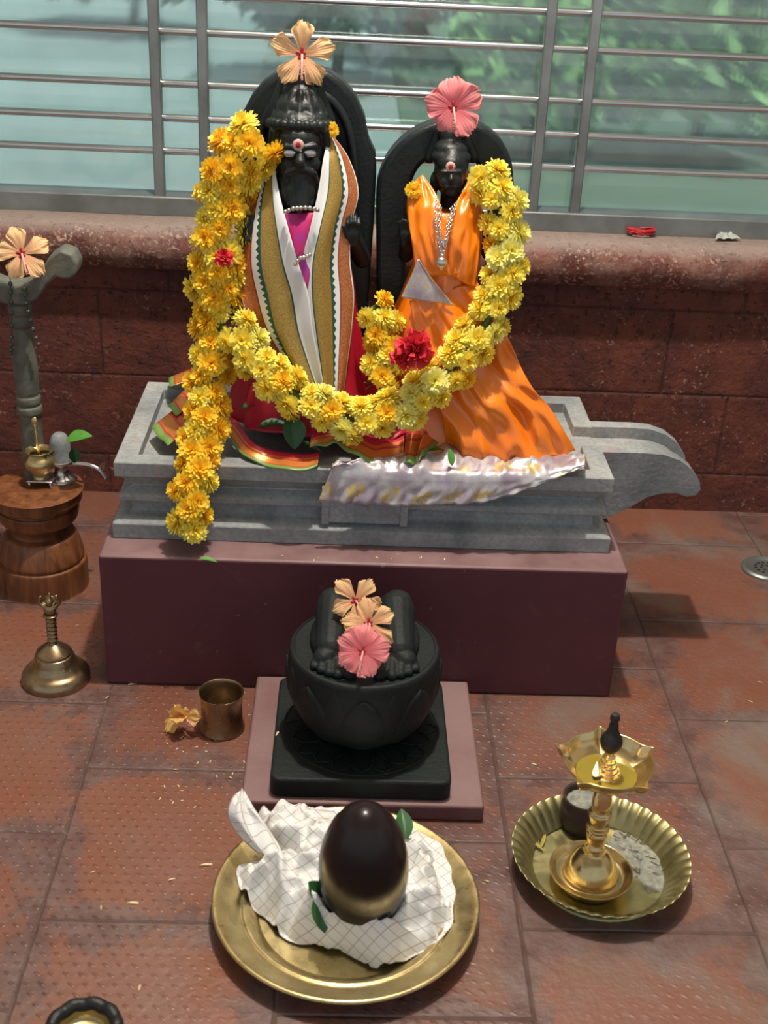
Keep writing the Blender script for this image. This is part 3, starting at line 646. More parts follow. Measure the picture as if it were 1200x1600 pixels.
# pleated zari hem of the robe spread over the pedestal
def hemstrip(lo_, up, nu=60, amp=.004, fr=5, ph=0):
    Lp = [at(a, b, Z=c) for a, b, c in lo_]; Up = [at(a, b, Z=c) for a, b, c in up]
    def fn(s, t):
        p = crv(Lp, s).lerp(crv(Up, s), t); return p+Vector((0, 0, amp*math.sin(fr*2*PI*s+ph)*(1-.5*t)))
    return grid(nu, 10, fn, lambda s, t: (s, t))
hs = [hemstrip([(236, 668, .364), (248, 682, .366), (262, 697, .366)], [(288, 628, .372), (300, 642, .374), (312, 658, .374)], 20, .002, 1.5),
      hemstrip([(262, 636, .376), (268, 640, .378), (276, 650, .374)], [(300, 598, .384), (308, 606, .384), (316, 618, .382)], 16, .002, 1),
      hemstrip([(264, 590, .374), (264, 598, .376), (266, 604, .376)], [(306, 574, .386), (308, 582, .386), (310, 590, .386)], 12, .001, 1),
      hemstrip([(345, 672, .372), (362, 690, .370), (382, 714, .364), (420, 728, .361), (458, 736, .361), (496, 728, .366)], [(352, 640, .386), (378, 668, .386), (398, 694, .380), (432, 704, .372), (464, 710, .370), (500, 706, .374)], 60, .002, 3),
      hemstrip([(484, 700, .384), (508, 696, .390), (526, 694, .392), (548, 708, .384), (578, 722, .374), (604, 726, .366), (630, 726, .366)], [(486, 684, .400), (508, 672, .404), (532, 670, .404), (556, 676, .400), (584, 684, .392), (606, 682, .386), (632, 670, .392)], 60, .002, 4),
      hemstrip([(631, 726, .370), (642, 724, .374), (652, 722, .372)], [(636, 664, .396), (650, 660, .400), (668, 652, .400)], 16, .003, 1),
      hemstrip([(654, 722, .376), (668, 706, .380), (694, 688, .374)], [(664, 654, .404), (676, 646, .404), (690, 640, .400)], 20, .003, 1.5)]
o = mk('pleated_hem', cat_geo(*hs), MAT['hem'], male); solid(o, .0015)
o['label'] = 'pleated red hem with gold and green border'
# crimson cloth between hem and robe
o = mk('silk_fall', hemstrip([(556, 690, .384), (600, 690, .384), (650, 672, .390)], [(548, 640, .41), (592, 636, .41), (640, 628, .41)], 40, .003, 3), MAT['red_silk'], male); solid(o, .0015)

# ------------------------------------------------------------------ female statue
fem = thing('female_deity_statue', 'smaller black stone goddess statue inside an open arch, dressed in an orange satin sari', 'statue', (0.106, 0.24, 0.34))
outer = [(588, 640), (589, 520), (588, 380), (588, 300), (594, 266), (608, 238), (632, 212), (664, 193), (706, 184), (748, 192), (778, 212), (794, 238), (800, 268), (802, 330), (800, 400), (792, 500), (780, 600)]
inner = [(628, 640), (630, 520), (634, 400), (637, 330), (639, 300), (646, 272), (660, 252), (682, 241), (706, 237), (726, 244), (744, 254), (756, 275), (760, 300), (762, 340), (760, 400), (756, 500), (748, 600)]
po = smooth_pts([at(a, b, Y=.285) for a, b in outer], 60); pi_ = smooth_pts([at(a, b, Y=.285) for a, b in inner], 60)
def ring_geo(y0, y1):
    V, Fc = [], []
    for a, b in zip(po, pi_): V += [(a.x, y0, a.z), (b.x, y0, b.z), (b.x, y1, b.z), (a.x, y1, a.z)]
    for i in range(59):
        for k in range(4): Fc.append((i*4+k, i*4+(k+1) % 4, i*4+4+(k+1) % 4, i*4+4+k))
    Fc.append((0, 1, 2, 3)); Fc.append((239, 238, 237, 236)); return V, Fc
o = mk('arch', ring_geo(.262, .312), G, fem, smooth=False); bevel(o, .007, 3, 40)
g = []
fc = Pm(705, 268, .232)
g += [ell(fc, (.026, .030, .037)), ell(Pm(705, 256, .222), (.021, .020, .016)), ell(Pm(705, 282, .214), (.018, .018, .018)),
      cap(Pm(705, 268, .203), Pm(705, 281, .194), .0024, .0044), cap(Pm(698, 292, .199), Pm(712, 292, .199), .0028, .0028),
      cap(Pm(690, 268, .204), Pm(699, 269, .2015), .0026, .0022), cap(Pm(711, 269, .2015), Pm(720, 268, .204), .0022, .0026),
      ell(Pm(694, 274, .2055), (.0058, .003, .0036)), ell(Pm(716, 274, .2055), (.0058, .003, .0036)),
      ell(Pm(694, 284, .207), (.008, .008, .009)), ell(Pm(716, 284, .207), (.008, .008, .009)), ell(Pm(705, 300, .207), (.009, .009, .007))]
g += [ell(Pm(705, 246, .240), (.030, .030, .016)), ell(Pm(705, 232, .245), (.026, .026, .014)), ell(Pm(705, 212, .255), (.019, .018, .016)), ell(Pm(705, 198, .262), (.014, .014, .010))]
for s in (-1, 1):
    g += [ell(Pm(705+s*27, 282, .235), (.006, .009, .013)), ell(Pm(705+s*29, 300, .238), (.007, .007, .012)), cap(Pm(705+s*20, 205, .265), Pm(705+s*34, 245, .268), .008, .010)]
g += [cap(Pm(704, 330, .238), Pm(705, 300, .238), .017, .016), ell(Pm(698, 380, .238), (.045, .030, .055)), cap(Pm(660, 345, .238), Pm(742, 345, .238), .018, .018),
      ell(Pm(690, 470, .235), (.050, .036, .07)), ell(Pm(690, 560, .23), (.06, .05, .08))]
# right hand raised (image left), forearm forward
g += [cap(Pm(650, 345, .24), Pm(634, 398, .232), .013, .012), cap(Pm(634, 398, .232), Pm(632, 378, .200), .011, .008), ell(Pm(632, 367, .196), (.009, .005, .011)),
      cap(Pm(752, 345, .24), Pm(764, 395, .235), .013, .012), cap(Pm(764, 395, .235), Pm(768, 380, .200), .011, .008), ell(Pm(768, 372, .196), (.009, .005, .010))]
for c0, vv in ((632, 360), (768, 366)):
    for k in range(4): g.append(cap(Pm(c0-7+k*4.6, vv, .196), Pm(c0-8+k*5.2, vv-(13, 17, 16, 12)[k], .192), .0029, .0022))
    g.append(cap(Pm(c0+7, vv+8, .195), Pm(c0+12, vv-3, .190), .003, .0024))
o = mk('carved_body', cat_geo(*g), G, fem); remesh(o, 0.0018, 2)
tilak(fem, 704, 260.5, .1985, .0072, 'round cream forehead mark with red dot')
# sari: bodice and skirt
def ff(a, t):
    q = noise.noise((math.cos(a)*2.2, math.sin(a)*2.2, t*2.5)); q2 = abs(noise.noise((math.cos(a)*3.6+4, math.sin(a)*3.6, t*3.2+2)))
    return (0.09*q+0.10*(0.35-q2)+0.012*math.sin(13*a-7*t))*(0.45+0.9*t)
rows = [(325, 672, 722, .225, .030), (340, 640, 748, .222, .038), (372, 642, 752, .220, .046), (410, 645, 748, .218, .046), (450, 632, 746, .216, .050), (500, 612, 764, .214, .060), (560, 606, 800, .214, .074), (620, 612, 838, .216, .090), (670, 628, 868, .216, .104), (712, 660, 894, .212, .108)]
mk('satin_sari', loft(rows, 120, ff, sub=8), MAT['satin'], fem)
fw = lambda k: (lambda s, t: (0, -.006*math.sin(PI*s)-.009*(.35-abs(noise.noise((s*3.4+t*1.5, t*4.5, k)))*1.3)-.0012*math.sin(k*s+4*t), 0))
g = cat_geo(strip([(652, 278, .236), (640, 300, .225), (636, 330, .205), (644, 380, .178), (650, 430, .165)], [(660, 272, .236), (682, 304, .205), (690, 330, .178), (700, 380, .160), (715, 430, .158)], 24, 30, fw(14)),
            strip([(742, 262, .240), (722, 300, .200), (706, 335, .176), (700, 380, .160), (690, 420, .160)], [(752, 268, .240), (756, 300, .220), (752, 345, .195), (748, 400, .175), (742, 450, .168)], 24, 30, fw(16)))
o = mk('shoulder_drape', g, MAT['satin'], fem); solid(o, .0015)
# folds hanging over the lap and down to the right
g = cat_geo(strip([(640, 470, .165), (650, 520, .150), (670, 580, .130), (690, 650, .108), (700, 712, .098)], [(745, 440, .168), (790, 520, .150), (822, 590, .130), (866, 650, .118), (902, 712, .108)], 60, 60,
                  lambda s, t: (0, -(.014*math.sin(PI*s)+.018*(.4-abs(noise.noise((s*4.2+t*1.4, t*3.0, 3.3))*1.8))+.012*noise.noise((s*7-t*3, t*5, 8)))*(0.4+t)+.006, 0)),)
o = mk('sari_fall', g, MAT['satin'], fem); solid(o, .0015)
# lilac silver border lying on the rim and over the pedestal front
nb = 90
def bord(s, t):
    u = 498+(914-498)*s
    top = crv([at(520, 730, Z=.372), at(600, 716, Z=.372), at(690, 700, Z=.374), at(770, 708, Z=.372), at(850, 712, Z=.370), at(912, 712, Z=.366)], s)
    edge = crv([at(516, 738, Y=.050), at(600, 744, Y=.050), at(680, 746, Y=.050), at(760, 748, Y=.050), at(840, 744, Y=.052), at(914, 722, Y=.060)], s)
    bot = crv([at(497, 781, Y=.048), at(560, 785, Y=.046), at(620, 789, Y=.046), at(690, 786, Y=.046), (at(760, 781, Y=.048)), at(840, 756, Y=.050), at(914, 726, Y=.058)], s)
    edge.z = max(edge.z, .3605) if t <= .62 else edge.z
    w = .0006*math.sin(19*s*2+2*t)+.009*noise.noise((s*13, t*2.2, 4))+.004*noise.noise((s*31, t*5, 7))
    if t < .6: q = t/.6; p = top.lerp(edge, q); p = p+Vector((0, 0, .004*math.sin(PI*q)+abs(w)*1.4))
    else: q = (t-.6)/.4; p = edge.lerp(bot, q)+Vector((0, -abs(w)*1.6*q-.002, 0))
    return p
o = mk('brocade_border', grid(nb, 26, bord, lambda s, t: (s*1.6, t*.5)), MAT['brocade'], fem); solid(o, .0012)
o['label'] = 'lilac and silver brocade sari border with gold motifs'
o = mk('brocade_corner', strip([(652, 405, .156), (645, 425, .152), (634, 448, .150), (627, 464, .149)], [(654, 405, .156), (672, 432, .152), (692, 456, .150), (709, 478, .150)], 16, 16, lambda s, t: (0, -.003*math.sin(6*s), 0)), MAT['brocade'], fem); solid(o, .0012)
# chain necklace with pendant
def chain(pts, n, r=.0021):
    P_ = smooth_pts(pts, n); gs = []
    for i, p in enumerate(P_):
        d = (P_[min(i+1, n-1)]-P_[max(i-1, 0)]).normalized(); e = d.cross(Vector((0, 1, 0)) if i % 2 else Vector((1, 0.3, 0))).normalized()
        gs.append(tube([p+r*(math.cos(a)*d*1.25+math.sin(a)*e) for a in [2*PI*k/10 for k in range(11)]], .0007, 6))
    return gs
cs = chain([Pm(682, 312, .186), Pm(680, 345, .160), Pm(684, 378, .146), Pm(689, 400, .142)], 24)+chain([Pm(712, 318, .186), Pm(705, 345, .160), Pm(697, 378, .146), Pm(691, 400, .142)], 24)
cs += chain([Pm(688, 322, .180), Pm(686, 350, .158), Pm(688, 372, .146), Pm(692, 385, .143)], 18)+chain([Pm(706, 324, .180), Pm(700, 350, .158), Pm(697, 372, .146), Pm(692, 385, .143)], 18)
nk = mk('chain_necklace', cat_geo(*cs), MAT['silver'], fem)
pp = Pm(690, 410, .141)
mk('pendant', cat_geo(ell(pp, (.0085, .0075, .0085)), tube([pp+Vector((0, 0, .007)), pp+Vector((0, 0, .012))], .003, 8), ell(pp-Vector((0, 0, .009)), (.003, .003, .003))), MAT['silver'], nk)

# ------------------------------------------------------------------ flowers
def mum_mesh(name, mat, seed, n=165, R=.0205):
    rnd = random.Random(seed); V, Fc, UV = [], [], []
    for i in range(n):
        z = 1-1.55*(i+.5)/n; a = i*2.399963+rnd.uniform(-.15, .15); s = math.sqrt(max(0, 1-z*z))
        d = Vector((s*math.cos(a), s*math.sin(a), z)); d = (d+Vector((rnd.uniform(-.1, .1), rnd.uniform(-.1, .1), rnd.uniform(-.1, .1)))).normalized()
        w = d.cross(Vector((0.02, 0.01, 1))); w = w.normalized() if w.length > .05 else Vector((1, 0, 0))
        nn = w.cross(d); L = R*(0.78+.22*s)*rnd.uniform(.80, 1.10); hw = R*.095*rnd.uniform(.8, 1.25); k = len(V); cu = -nn*R*rnd.uniform(.02, .16)
        for t, ww in ((.25, .5), (.70, .9), (.92, 1.05), (1.0, .25)):
            c = d*L*t+cu*(t*t)
            V += [tuple(c-w*hw*ww+nn*hw*.35), tuple(c+w*hw*ww+nn*hw*.35)]; q = max(0, min(1, (t-.2)/.8))*(.35+.65*s if z > 0 else 1); UV += [(0, q), (1, q)]
        for j in range(3): Fc.append((k+2*j, k+2*j+1, k+2*j+3, k+2*j+2))
    me = bpy.data.meshes.new(name); me.from_pydata(V, [], Fc); ul = me.uv_layers.new()
    for l in me.loops: ul.data[l.index].uv = UV[l.vertex_index]
    me.materials.append(mat); return me
MUM = {'gold': [mum_mesh('chrysanthemum', MAT['mum_gold'], s) for s in (1, 2, 3)], 'lemon': [mum_mesh('chrysanthemum', MAT['mum_lemon'], s) for s in (4, 5, 6)], 'pale': [mum_mesh('chrysanthemum', MAT['mum_pale'], s) for s in (7, 8)]}
def garland(name, label, path, step, rad, kinds, seed, fs=1.0, group=None, cat='garland'):
    """path = [(u, v, Y)] ; flowers tied in a spiral round the string"""
    rnd = random.Random(seed); P_ = [at(a, b, Y=c) for a, b, c in path]; fine = smooth_pts(P_, 200)
    root = thing(name, label, cat, tuple(fine[-1]), group)
    core = mk('flower_string', tube(smooth_pts(P_, 60), .006, 8), MAT['stem'], root); core['label'] = 'green stems and string inside the garland'
    L = 0; k = 0; nxt = 0; toc = (CAM-fine[0]).normalized()
    for i in range(1, 200):
        L += (fine[i]-fine[i-1]).length
        while L > nxt:
            t = i/200; d = (fine[i]-fine[i-1]).normalized(); toc = (CAM-fine[i]).normalized()
            f = (toc-d*toc.dot(d)).normalized(); s = d.cross(f)
            ang = (-62, 58, -8, -75, 40, 78, -35, 12)[k % 8]+rnd.uniform(-14, 14); r = (rad(t) if callable(rad) else rad)*rnd.uniform(.85, 1.1)
            off = f*math.cos(math.radians(ang))*r*.75+s*math.sin(math.radians(ang))*r
            kd = kinds(t, rnd); me = rnd.choice(MUM[kd])
            o = bpy.data.objects.new('chrysanthemum', me); COL.objects.link(o); o.parent = root
            o.location = fine[i]+off-root.location
            nrm = (off.normalized()+toc*.25+Vector((rnd.uniform(-.25, .25), rnd.uniform(-.25, .25), rnd.uniform(-.1, .3)))).normalized()
            o.rotation_euler = (nrm.to_track_quat('Z', 'Y').to_matrix()@Matrix.Rotation(rnd.uniform(0, 6), 3, 'Z')).to_euler()
            sc = fs*rnd.uniform(.82, 1.12); o.scale = (sc, sc, sc*.9)
            nxt += step(t) if callable(step) else step; k += 1
    # a few little green sepals showing between the heads
    V, Fc = [], []
    for q in range(75):
        i = rnd.randrange(4, 196); c = fine[i]; d = Vector((rnd.uniform(-1, 1), rnd.uniform(-1, 0), rnd.uniform(-.5, 1))).normalized(); w = d.cross(Vector((0, 0, 1))).normalized()*.0022; n = len(V)
        V += [tuple(c+d*.006-w), tuple(c+d*.006+w), tuple(c+d*.022+w*.6), tuple(c+d*.022-w*.6)]; Fc.append((n, n+1, n+2, n+3))
    mk('green_sepals', (V, Fc), MAT['stem'], root, smooth=False)
    return root
def kg(t, r): return 'gold' if r.random() < .72 else 'lemon'
def kl(t, r): return 'lemon' if r.random() < .72 else ('pale' if r.random() < .6 else 'gold')
def kup(t, r): return ('lemon' if r.random() < .55 else 'gold')
garland('flower_garland', 'long golden flower garland hanging straight down the left side of the bearded statue',
        [(408, 212, .20), (372, 250, .195), (352, 310, .19), (345, 370, .185), (335, 430, .18), (345, 490, .17), (338, 545, .155), (322, 610, .13), (318, 660, .105), (308, 715, .075), (300, 775, .035), (298, 822, .028)],
        lambda t: .0080 if t < .45 else .0105, lambda t: .034 if t < .40 else (.027 if t < .62 else .022), lambda t, r: kup(t, r) if t < .4 else kg(t, r), 11, 1.05)
garland('flower_garland', 'lemon yellow flower garland looping in a U across both statues, up to the female statue',
        [(365, 512, .135), (400, 560, .120), (440, 600, .105), (500, 640, .095), (570, 655, .090), (640, 630, .095), (700, 580, .110), (745, 530, .130), (775, 470, .150), (792, 410, .165), (788, 350, .180), (776, 300, .195), (748, 266, .205)],
        .0108, lambda t: .024 if t < .9 else .02, kl, 12, .98)
garland('flower_garland', 'short golden strand of flowers hanging between the two statues', [(582, 478, .175), (600, 515, .165), (604, 560, .150), (588, 600, .135)], .0110, .021, kg, 13, .95)
def single(nm, label, u, v, Y, kd, sc=.8, grp=None):
    o = bpy.data.objects.new(nm, MUM[kd][0]); COL.objects.link(o); o.location = at(u, v, Y=Y); o.scale = (sc,)*3
    o.rotation_euler = (CAM-o.location).to_track_quat('Z', 'Y').to_euler(); tag(o, label, 'flower', grp)
single('yellow_flower', 'small yellow flower tucked beside the bearded head, above the right shawl end', 518, 203, .205, 'gold', .55)
single('yellow_flower', 'single golden flower on the left shoulder of the orange sari', 646, 297, .21, 'gold', .62)
# hibiscus
def petal_geo(L, W, ruf, seed, curl=.25, wide=1.0):
    rnd = random.Random(seed); ph = rnd.uniform(0, 6); L = L*rnd.uniform(.9, 1.08); tw = rnd.uniform(-.25, .25); cu = rnd.uniform(.5, 1.5)
    def fn(s, t):
        x = (s-.5)*2
        w = W*(.13+.87*(t**1.15)*(1 if t < .72 else 1-.55*((t-.72)/.28)**2.2))*1.12
        fr = (.030*math.sin(x*17+ph)+.022*math.sin(x*29+ph*3))*max(0, t-.55)/.45
        l = L*t*(1-.16*x*x*t)*(1+.04*math.sin(x*5+ph)*t**3+fr)
        z = L*(.30*t-.26*cu*t**3)+ruf*1.5*t*t*noise.noise((x*1.9, t*2.2, seed*3.1))+ruf*t**3*abs(x)*math.sin(x*9+ph+4*t)+tw*x*w*.5*t+.0005*math.cos(x*26)*t
        return (x*w*.5+.10*W*t*t*tw*4, l, z)
    return grid(30, 18, fn, lambda s, t: (s, t))
def hibiscus(label, loc, mat, size=1.0, roll=0, wide=1.0, facing=None, group=None, folded=False, seed=0, back=0):
    root = thing('hibiscus_flower', label, 'flower', tuple(loc), group)
    L = .045; W = .037*wide
    for k in range(5):
        a = 2*PI*k/5; g = petal_geo(L, W, .0035, seed*10+k)
        M_ = Matrix.Rotation(a, 3, 'Z')
        if folded: M_ = M_@Matrix.Rotation(math.radians((55, 10, 70, 25, 60)[k]), 3, 'X')
        V = [tuple(M_@Vector(p)+Vector((0, 0, .0006*k))) for p in g[0]]
        mk('petal', (V, g[1], g[2]), mat, root, local=True)
    ey = []
    for k in range(5):
        a = 2*PI*k/5+PI/2; ey.append(ell((math.cos(a)*.005, math.sin(a)*.005, .0030), (.0052, .0024, .0012), Matrix.Rotation(a, 3, 'Z'), 10, 6))
    mk('crimson_eye', cat_geo(*ey), MAT['crimson'], root, local=True)
    st = [(0, 0, .002), (0, -.004, .012), (0, -.012, .020), (0, -.024, .024), (0, -.034, .023)]
    gs = [tube(smooth_pts(st, 12), [.0017]*11+[.0012], 8)]; rnd = random.Random(seed+5)
    for q in range(14):
        p = crv([Vector(x) for x in st], .55+.43*q/14); d = Vector((rnd.uniform(-1, 1), rnd.uniform(-.4, .2), rnd.uniform(-.6, 1))).normalized()
        gs.append(tube([p, p+d*.004], .0004, 4)); gs.append(ell(p+d*.0045, (.0009,)*3, nu=6, nv=4))
    mk('stamen_column', cat_geo(*gs), MAT['stamen'], root, local=True)
    f = Vector(facing) if facing else (CAM-Vector(loc)).normalized()
    q = f.to_track_quat('Z', 'Y').to_matrix()@Matrix.Rotation(math.radians(roll), 3, 'Z')
    root.rotation_euler = q.to_euler(); root.scale = (size,)*3; return root
hibiscus('peach hibiscus standing on the crown of the bearded statue', at(472, 85, Y=.235), MAT['peach'], 1.02, 0, seed=1)
hibiscus('pink hibiscus on top of the female statue arch', at(709, 168, Y=.25), MAT['pink'], .92, 10, 1.45, seed=2)
hibiscus('peach hibiscus on the curled top of the turned prayer staff at left', at(34, 396, Y=.305), MAT['peach'], .98, 8, seed=3)
hibiscus('peach hibiscus at the back of the black footprint stone', at(556, 939, Y=-.165), MAT['peach'], .80, 40, seed=4)
hibiscus('peach hibiscus in the middle on the black footprint stone, above the pink one', at(577, 974, Y=-.200), MAT['peach'], .84, 12, seed=5)
hibiscus('pink hibiscus at the front edge of the black footprint stone', at(567, 1018, Y=-.245), MAT['pink'], .80, -8, 1.45, seed=6)
hibiscus('wilted ochre hibiscus lying on the floor beside the small brass cup', at(288, 1118, Z=.022), MAT['ochre'], .78, 60, facing=(-.15, -.75, .55), folded=True, seed=7)
# red ruffled flowers
def ruffled(label, loc, size, n, seed, r0=.02):
    rnd = random.Random(seed); V, Fc, UV = [], [], []
    for i in range(n):
        z = 1-1.2*(i+.5)/n; a = i*2.4; s = math.sqrt(max(0, 1-z*z)); d = Vector((s*math.cos(a), s*math.sin(a), z)); w = d.cross(Vector((rnd.uniform(-1, 1), rnd.uniform(-1, 1), .3))).normalized(); nn = w.cross(d); L = r0*rnd.uniform(.75, 1.1); k = len(V)
        for t in (0.2, .6, .9, 1.05):
            for x in (-1, -.5, 0, .5, 1):
                hw = L*.38*(.25+t*.9); c = d*L*t+w*hw*x+nn*L*.16*math.sin(x*5+a)*t; V.append(tuple(c)); UV.append((0, max(0, t-.1)))
        for j in range(3):
            for i2 in range(4): Fc.append((k+j*5+i2, k+j*5+i2+1, k+(j+1)*5+i2+1, k+(j+1)*5+i2))
    o = mk('red_flower', (V, Fc, UV), MAT['redfl'], None, local=True); o.location = loc; o.scale = (size,)*3; o.rotation_euler = (CAM-Vector(loc)).to_track_quat('Z', 'Y').to_euler()
    return tag(o, label, 'flower')
ruffled('bright red ruffled flower on the garland between the statues', at(648, 545, Y=.085), 1.0, 34, 3, .026)
o = ruffled('second red ruffled flower overlapping its neighbour below left on the garland', at(630, 556, Y=.090), .8, 26, 5, .024)
ruffled('small dark red flower tucked in the long left garland', at(350, 402, Y=.140), 1.0, 20, 4, .014)
# leaves
def leaf_geo(L, W, bend=.2):
    def fn(s, t):
        x = (s-.5)*2; w = W*math.sin(PI*min(t*.97+.015, 1))**.8*(1-.25*t); return (x*w*.5, L*t, -bend*L*t*t+.18*abs(x)*w)
    return grid(8, 14, fn, lambda s, t: (s, t))
def leaf(nm, label, u, v, Y=None, Z=None, L=.04, W=.022, rot=(0, 0, 0), mat='leaf', group=None, cat='leaf'):
    o = mk(nm, leaf_geo(L, W), MAT[mat], None, local=True); o.location = at(u, v, Y=Y, Z=Z); o.rotation_euler = [math.radians(x) for x in rot]
    return tag(o, label, cat, group)
leaf('green_leaf', 'dark green leaf under the garland, left one beside the red hem', 374, 640, Y=.150, L=.055, W=.026, rot=(20, 0, -75))
leaf('green_leaf', 'large dark green leaf pointing right below the middle of the garland', 402, 668, Y=.124, L=.068, W=.030, rot=(15, 10, -82))
leaf('green_leaf', 'dark green leaf curling down under the garland above the hem', 458, 650, Y=.122, L=.050, W=.040, rot=(-55, 0, -170))
leaf('green_leaf', 'thin dark leaf between the two hem folds', 462, 690, Y=.112, L=.045, W=.016, rot=(0, 0, -115))
leaf('green_leaf', 'small bright green leaf standing on the lilac brocade border', 706, 728, Y=.052, L=.026, W=.013, rot=(70, 0, 20), mat='leaf_bright')
leaf('green_leaf', 'dark sprig leaf beside the orange sari at the hem', 668, 706, Z=.385, L=.040, W=.012, rot=(0, 0, -50))
leaf('green_leaf', 'small light green leaf on the top edge of the maroon plinth', 312, 873, Z=.2345, L=.026, W=.013, rot=(0, 0, -90), mat='leaf_bright')

# ------------------------------------------------------------------ footprint stone
bs = mk('base_slab', box(-.163, .170, -.302, -.004, 0, .027), MAT['maroon_worn'], org=(0, -.15, 0)); bevel(bs, .004, 2)
tag(bs, 'low worn maroon cement slab under the black footprint stone', 'slab')
foot = thing('footprint_stone', 'black carved stone with two feet on a round lotus bowl and square base', 'stone carving', (0, -.17, .027))
def rrect(x0, x1, y0, y1, r, n=6):
    P_ = []
    for cx_, cy_, a0 in ((x1-r, y1-r, 0), (x0+r, y1-r, 90), (x0+r, y0+r, 180), (x1-r, y0+r, 270)):
        for k in range(n+1): a = math.radians(a0+90*k/n); P_.append((cx_+r*math.cos(a), cy_+r*math.sin(a)))
    return P_
rp = rrect(-.124, .124, -.293, -.050, .014); n_ = len(rp)
V = [(x, y, .027) for x, y in rp]+[(x, y, .059) for x, y in rp]
o = mk('square_base', (V, [(i, (i+1) % n_, n_+(i+1) % n_, n_+i) for i in range(n_)]+[tuple(range(n_))[::-1], tuple(range(n_, 2*n_))]), MAT['granite_dull'], foot, smooth=False); bevel(o, .004, 3, 40)
fx, fy = 0.0, -.172
bp = [(.050, .059), (.056, .064), (.076, .080), (.094, .105), (.1035, .135), (.1065, .165), (.1055, .190), (.1035, .198), (.099, .200), (.096, .1985), (.05, .198), (.002, .198)]
def fine_prof(pr_, n): 
    P_ = [Vector((a, b, 0)) for a, b in pr_]; return [(q.x, q.y) for q in (crv(P_, i/(n-1)) for i in range(n))]
o = mk('lotus_bowl', lathe(fine_prof(bp, 40), (fx, fy, 0), 72), MAT['granite_dull'], foot)
# petals in relief: raised line work on bowl and base
def bowl_r(z):
    for (a, za), (b, zb) in zip(bp[:7], bp[1:8]):
        if za <= z <= zb: return a+(b-a)*(z-za)/(zb-za)
    return .105
gs = []
for k in range(8):
    a0 = -PI/2+k*PI/4
    for off, z0, z1, wd in ((0, .075, .180, .36), (PI/8, .095, .186, .22)):
        def fn(s, t, a0=a0+off, z0=z0, z1=z1, wd=wd, lift=.0042 if off == 0 else .0022):
            z = z0+(z1-z0)*t; w = wd*(math.sin(PI*min(.15+t*.85, 1))**.75); x = (s-.5)*2; r = bowl_r(z)-.002+(lift+.002)*(1-abs(x)**4)+.0015*(abs(x) > .8)*(t < .97)
            a = a0+x*w; return (fx+r*math.cos(a), fy+r*math.sin(a), z)
        gs.append(grid(14, 20, fn))
mk('bowl_petals', cat_geo(*gs), MAT['granite_dull'], foot)
gs = []
for k in range(10):
    a0 = -PI/2+k*PI/5
    for off, r0, r1, wd in ((0, .062, .100, .26), (PI/10, .085, .1065, .15)):
        P_ = []
        for q in range(17):
            t = q/16; x = (t-.5)*2; r = r0+(r1-r0)*(1-abs(x)**2.6)+(.004 if abs(x) < .1 else 0); a = a0+off+x*wd
            P_.append((fx+r*math.cos(a), fy+r*math.sin(a), .0598))
        gs.append(tube(P_, .0016, 6))
gs.append(tube([(fx+.111*math.cos(2*PI*k/60), fy+.111*math.sin(2*PI*k/60), .0596) for k in range(61)], .0015, 6))
mk('base_petals', cat_geo(*gs), MAT['granite_dull'], foot)
for s in (-1, 1):
    g = []; bx = fx+s*.042
    def q(dx, y, z): return Vector((bx+s*dx, y, z))
    g += [cap(q(.002, -.112, .224), q(.003, -.130, .224), .026, .026), cap(q(.002, -.120, .226), q(.005, -.200, .212), .0265, .0215), cap(q(-.008, -.200, .210), q(.014, -.218, .206), .017, .0155),
          ell(q(.004, -.160, .206), (.031, .062, .020)), ell(q(.004, -.115, .238), (.020, .022, .014))]
    for k, (dx, ln, r) in enumerate(((-.022, .248, .0095), (-.006, .250, .0072), (.006, .246, .0068), (.017, .240, .0062), (.027, .232, .0056))):
        g.append(cap(q(dx*.8, -.215, .208), q(dx, -(ln-.006), .203), r*1.0, r*1.05)); g.append(ell(q(dx, -ln, .203), (r, r, r*.95)))
    o = mk('foot', cat_geo(*g), MAT['granite_dull'], foot); remesh(o, .0017, 2); o['label'] = 'carved bare foot with five toes'

# ------------------------------------------------------------------ brass plate, cloth, egg stone
pc = (-.0174, -.4746); PR = .1645
pf = [(.002, .004), (.10, .004), (.108, .005), (.118, .013), (.126, .0165), (.130, .0155), (.134, .0185), (.148, .025), (.160, .030), (.1645, .030), (.1655, .027), (.160, .025), (.148, .020), (.126, .010), (.108, .0005), (.002, .0)]
o = mk('brass_plate', lathe(fine_prof(pf, 60), (pc[0], pc[1], 0), 96), MAT['brass'], org=(pc[0], pc[1], 0)); fixn(o)
tag(o, 'large round plain brass plate on the floor holding the black oval stone', 'plate')
ec = at(568, 1355, Z=.110)
MAT['egg'] = simple('polished_dark_stone', (0.010, 0.008, 0.009), 0.24, sc=18, col2=(0.022, 0.014, 0.013), spec=0.25)
V, Fc = ell((0, 0, 0), (.0535, .0535, .096), nu=64, nv=40)
V = [(x*(1-.035*z/.092), y*(1-.035*z/.092), z) for x, y, z in V]
egg = mk('oval_stone', (V, Fc), MAT['egg'], None, local=True); egg.location = ec; egg.rotation_euler = (math.radians(4), math.radians(-1), 0)
tag(egg, 'polished black egg-shaped stone standing upright in the white checked cloth', 'stone')
bnd = [(690, 1335), (708, 1385), (706, 1440), (670, 1478), (592, 1505), (520, 1474), (455, 1462), (420, 1425), (385, 1385), (368, 1345), (420, 1330), (395, 1275), (430, 1252), (475, 1250), (515, 1262), (560, 1275), (615, 1290), (655, 1310)]
bz_ = [.018, .022, .022, .018, .016, .016, .018, .024, .034, .044, .040, .052, .056, .056, .050, .036, .024, .018]
bw = [at(u, v, Z=q) for (u, v), q in zip(bnd, bz_)]
def ebr(): return .044
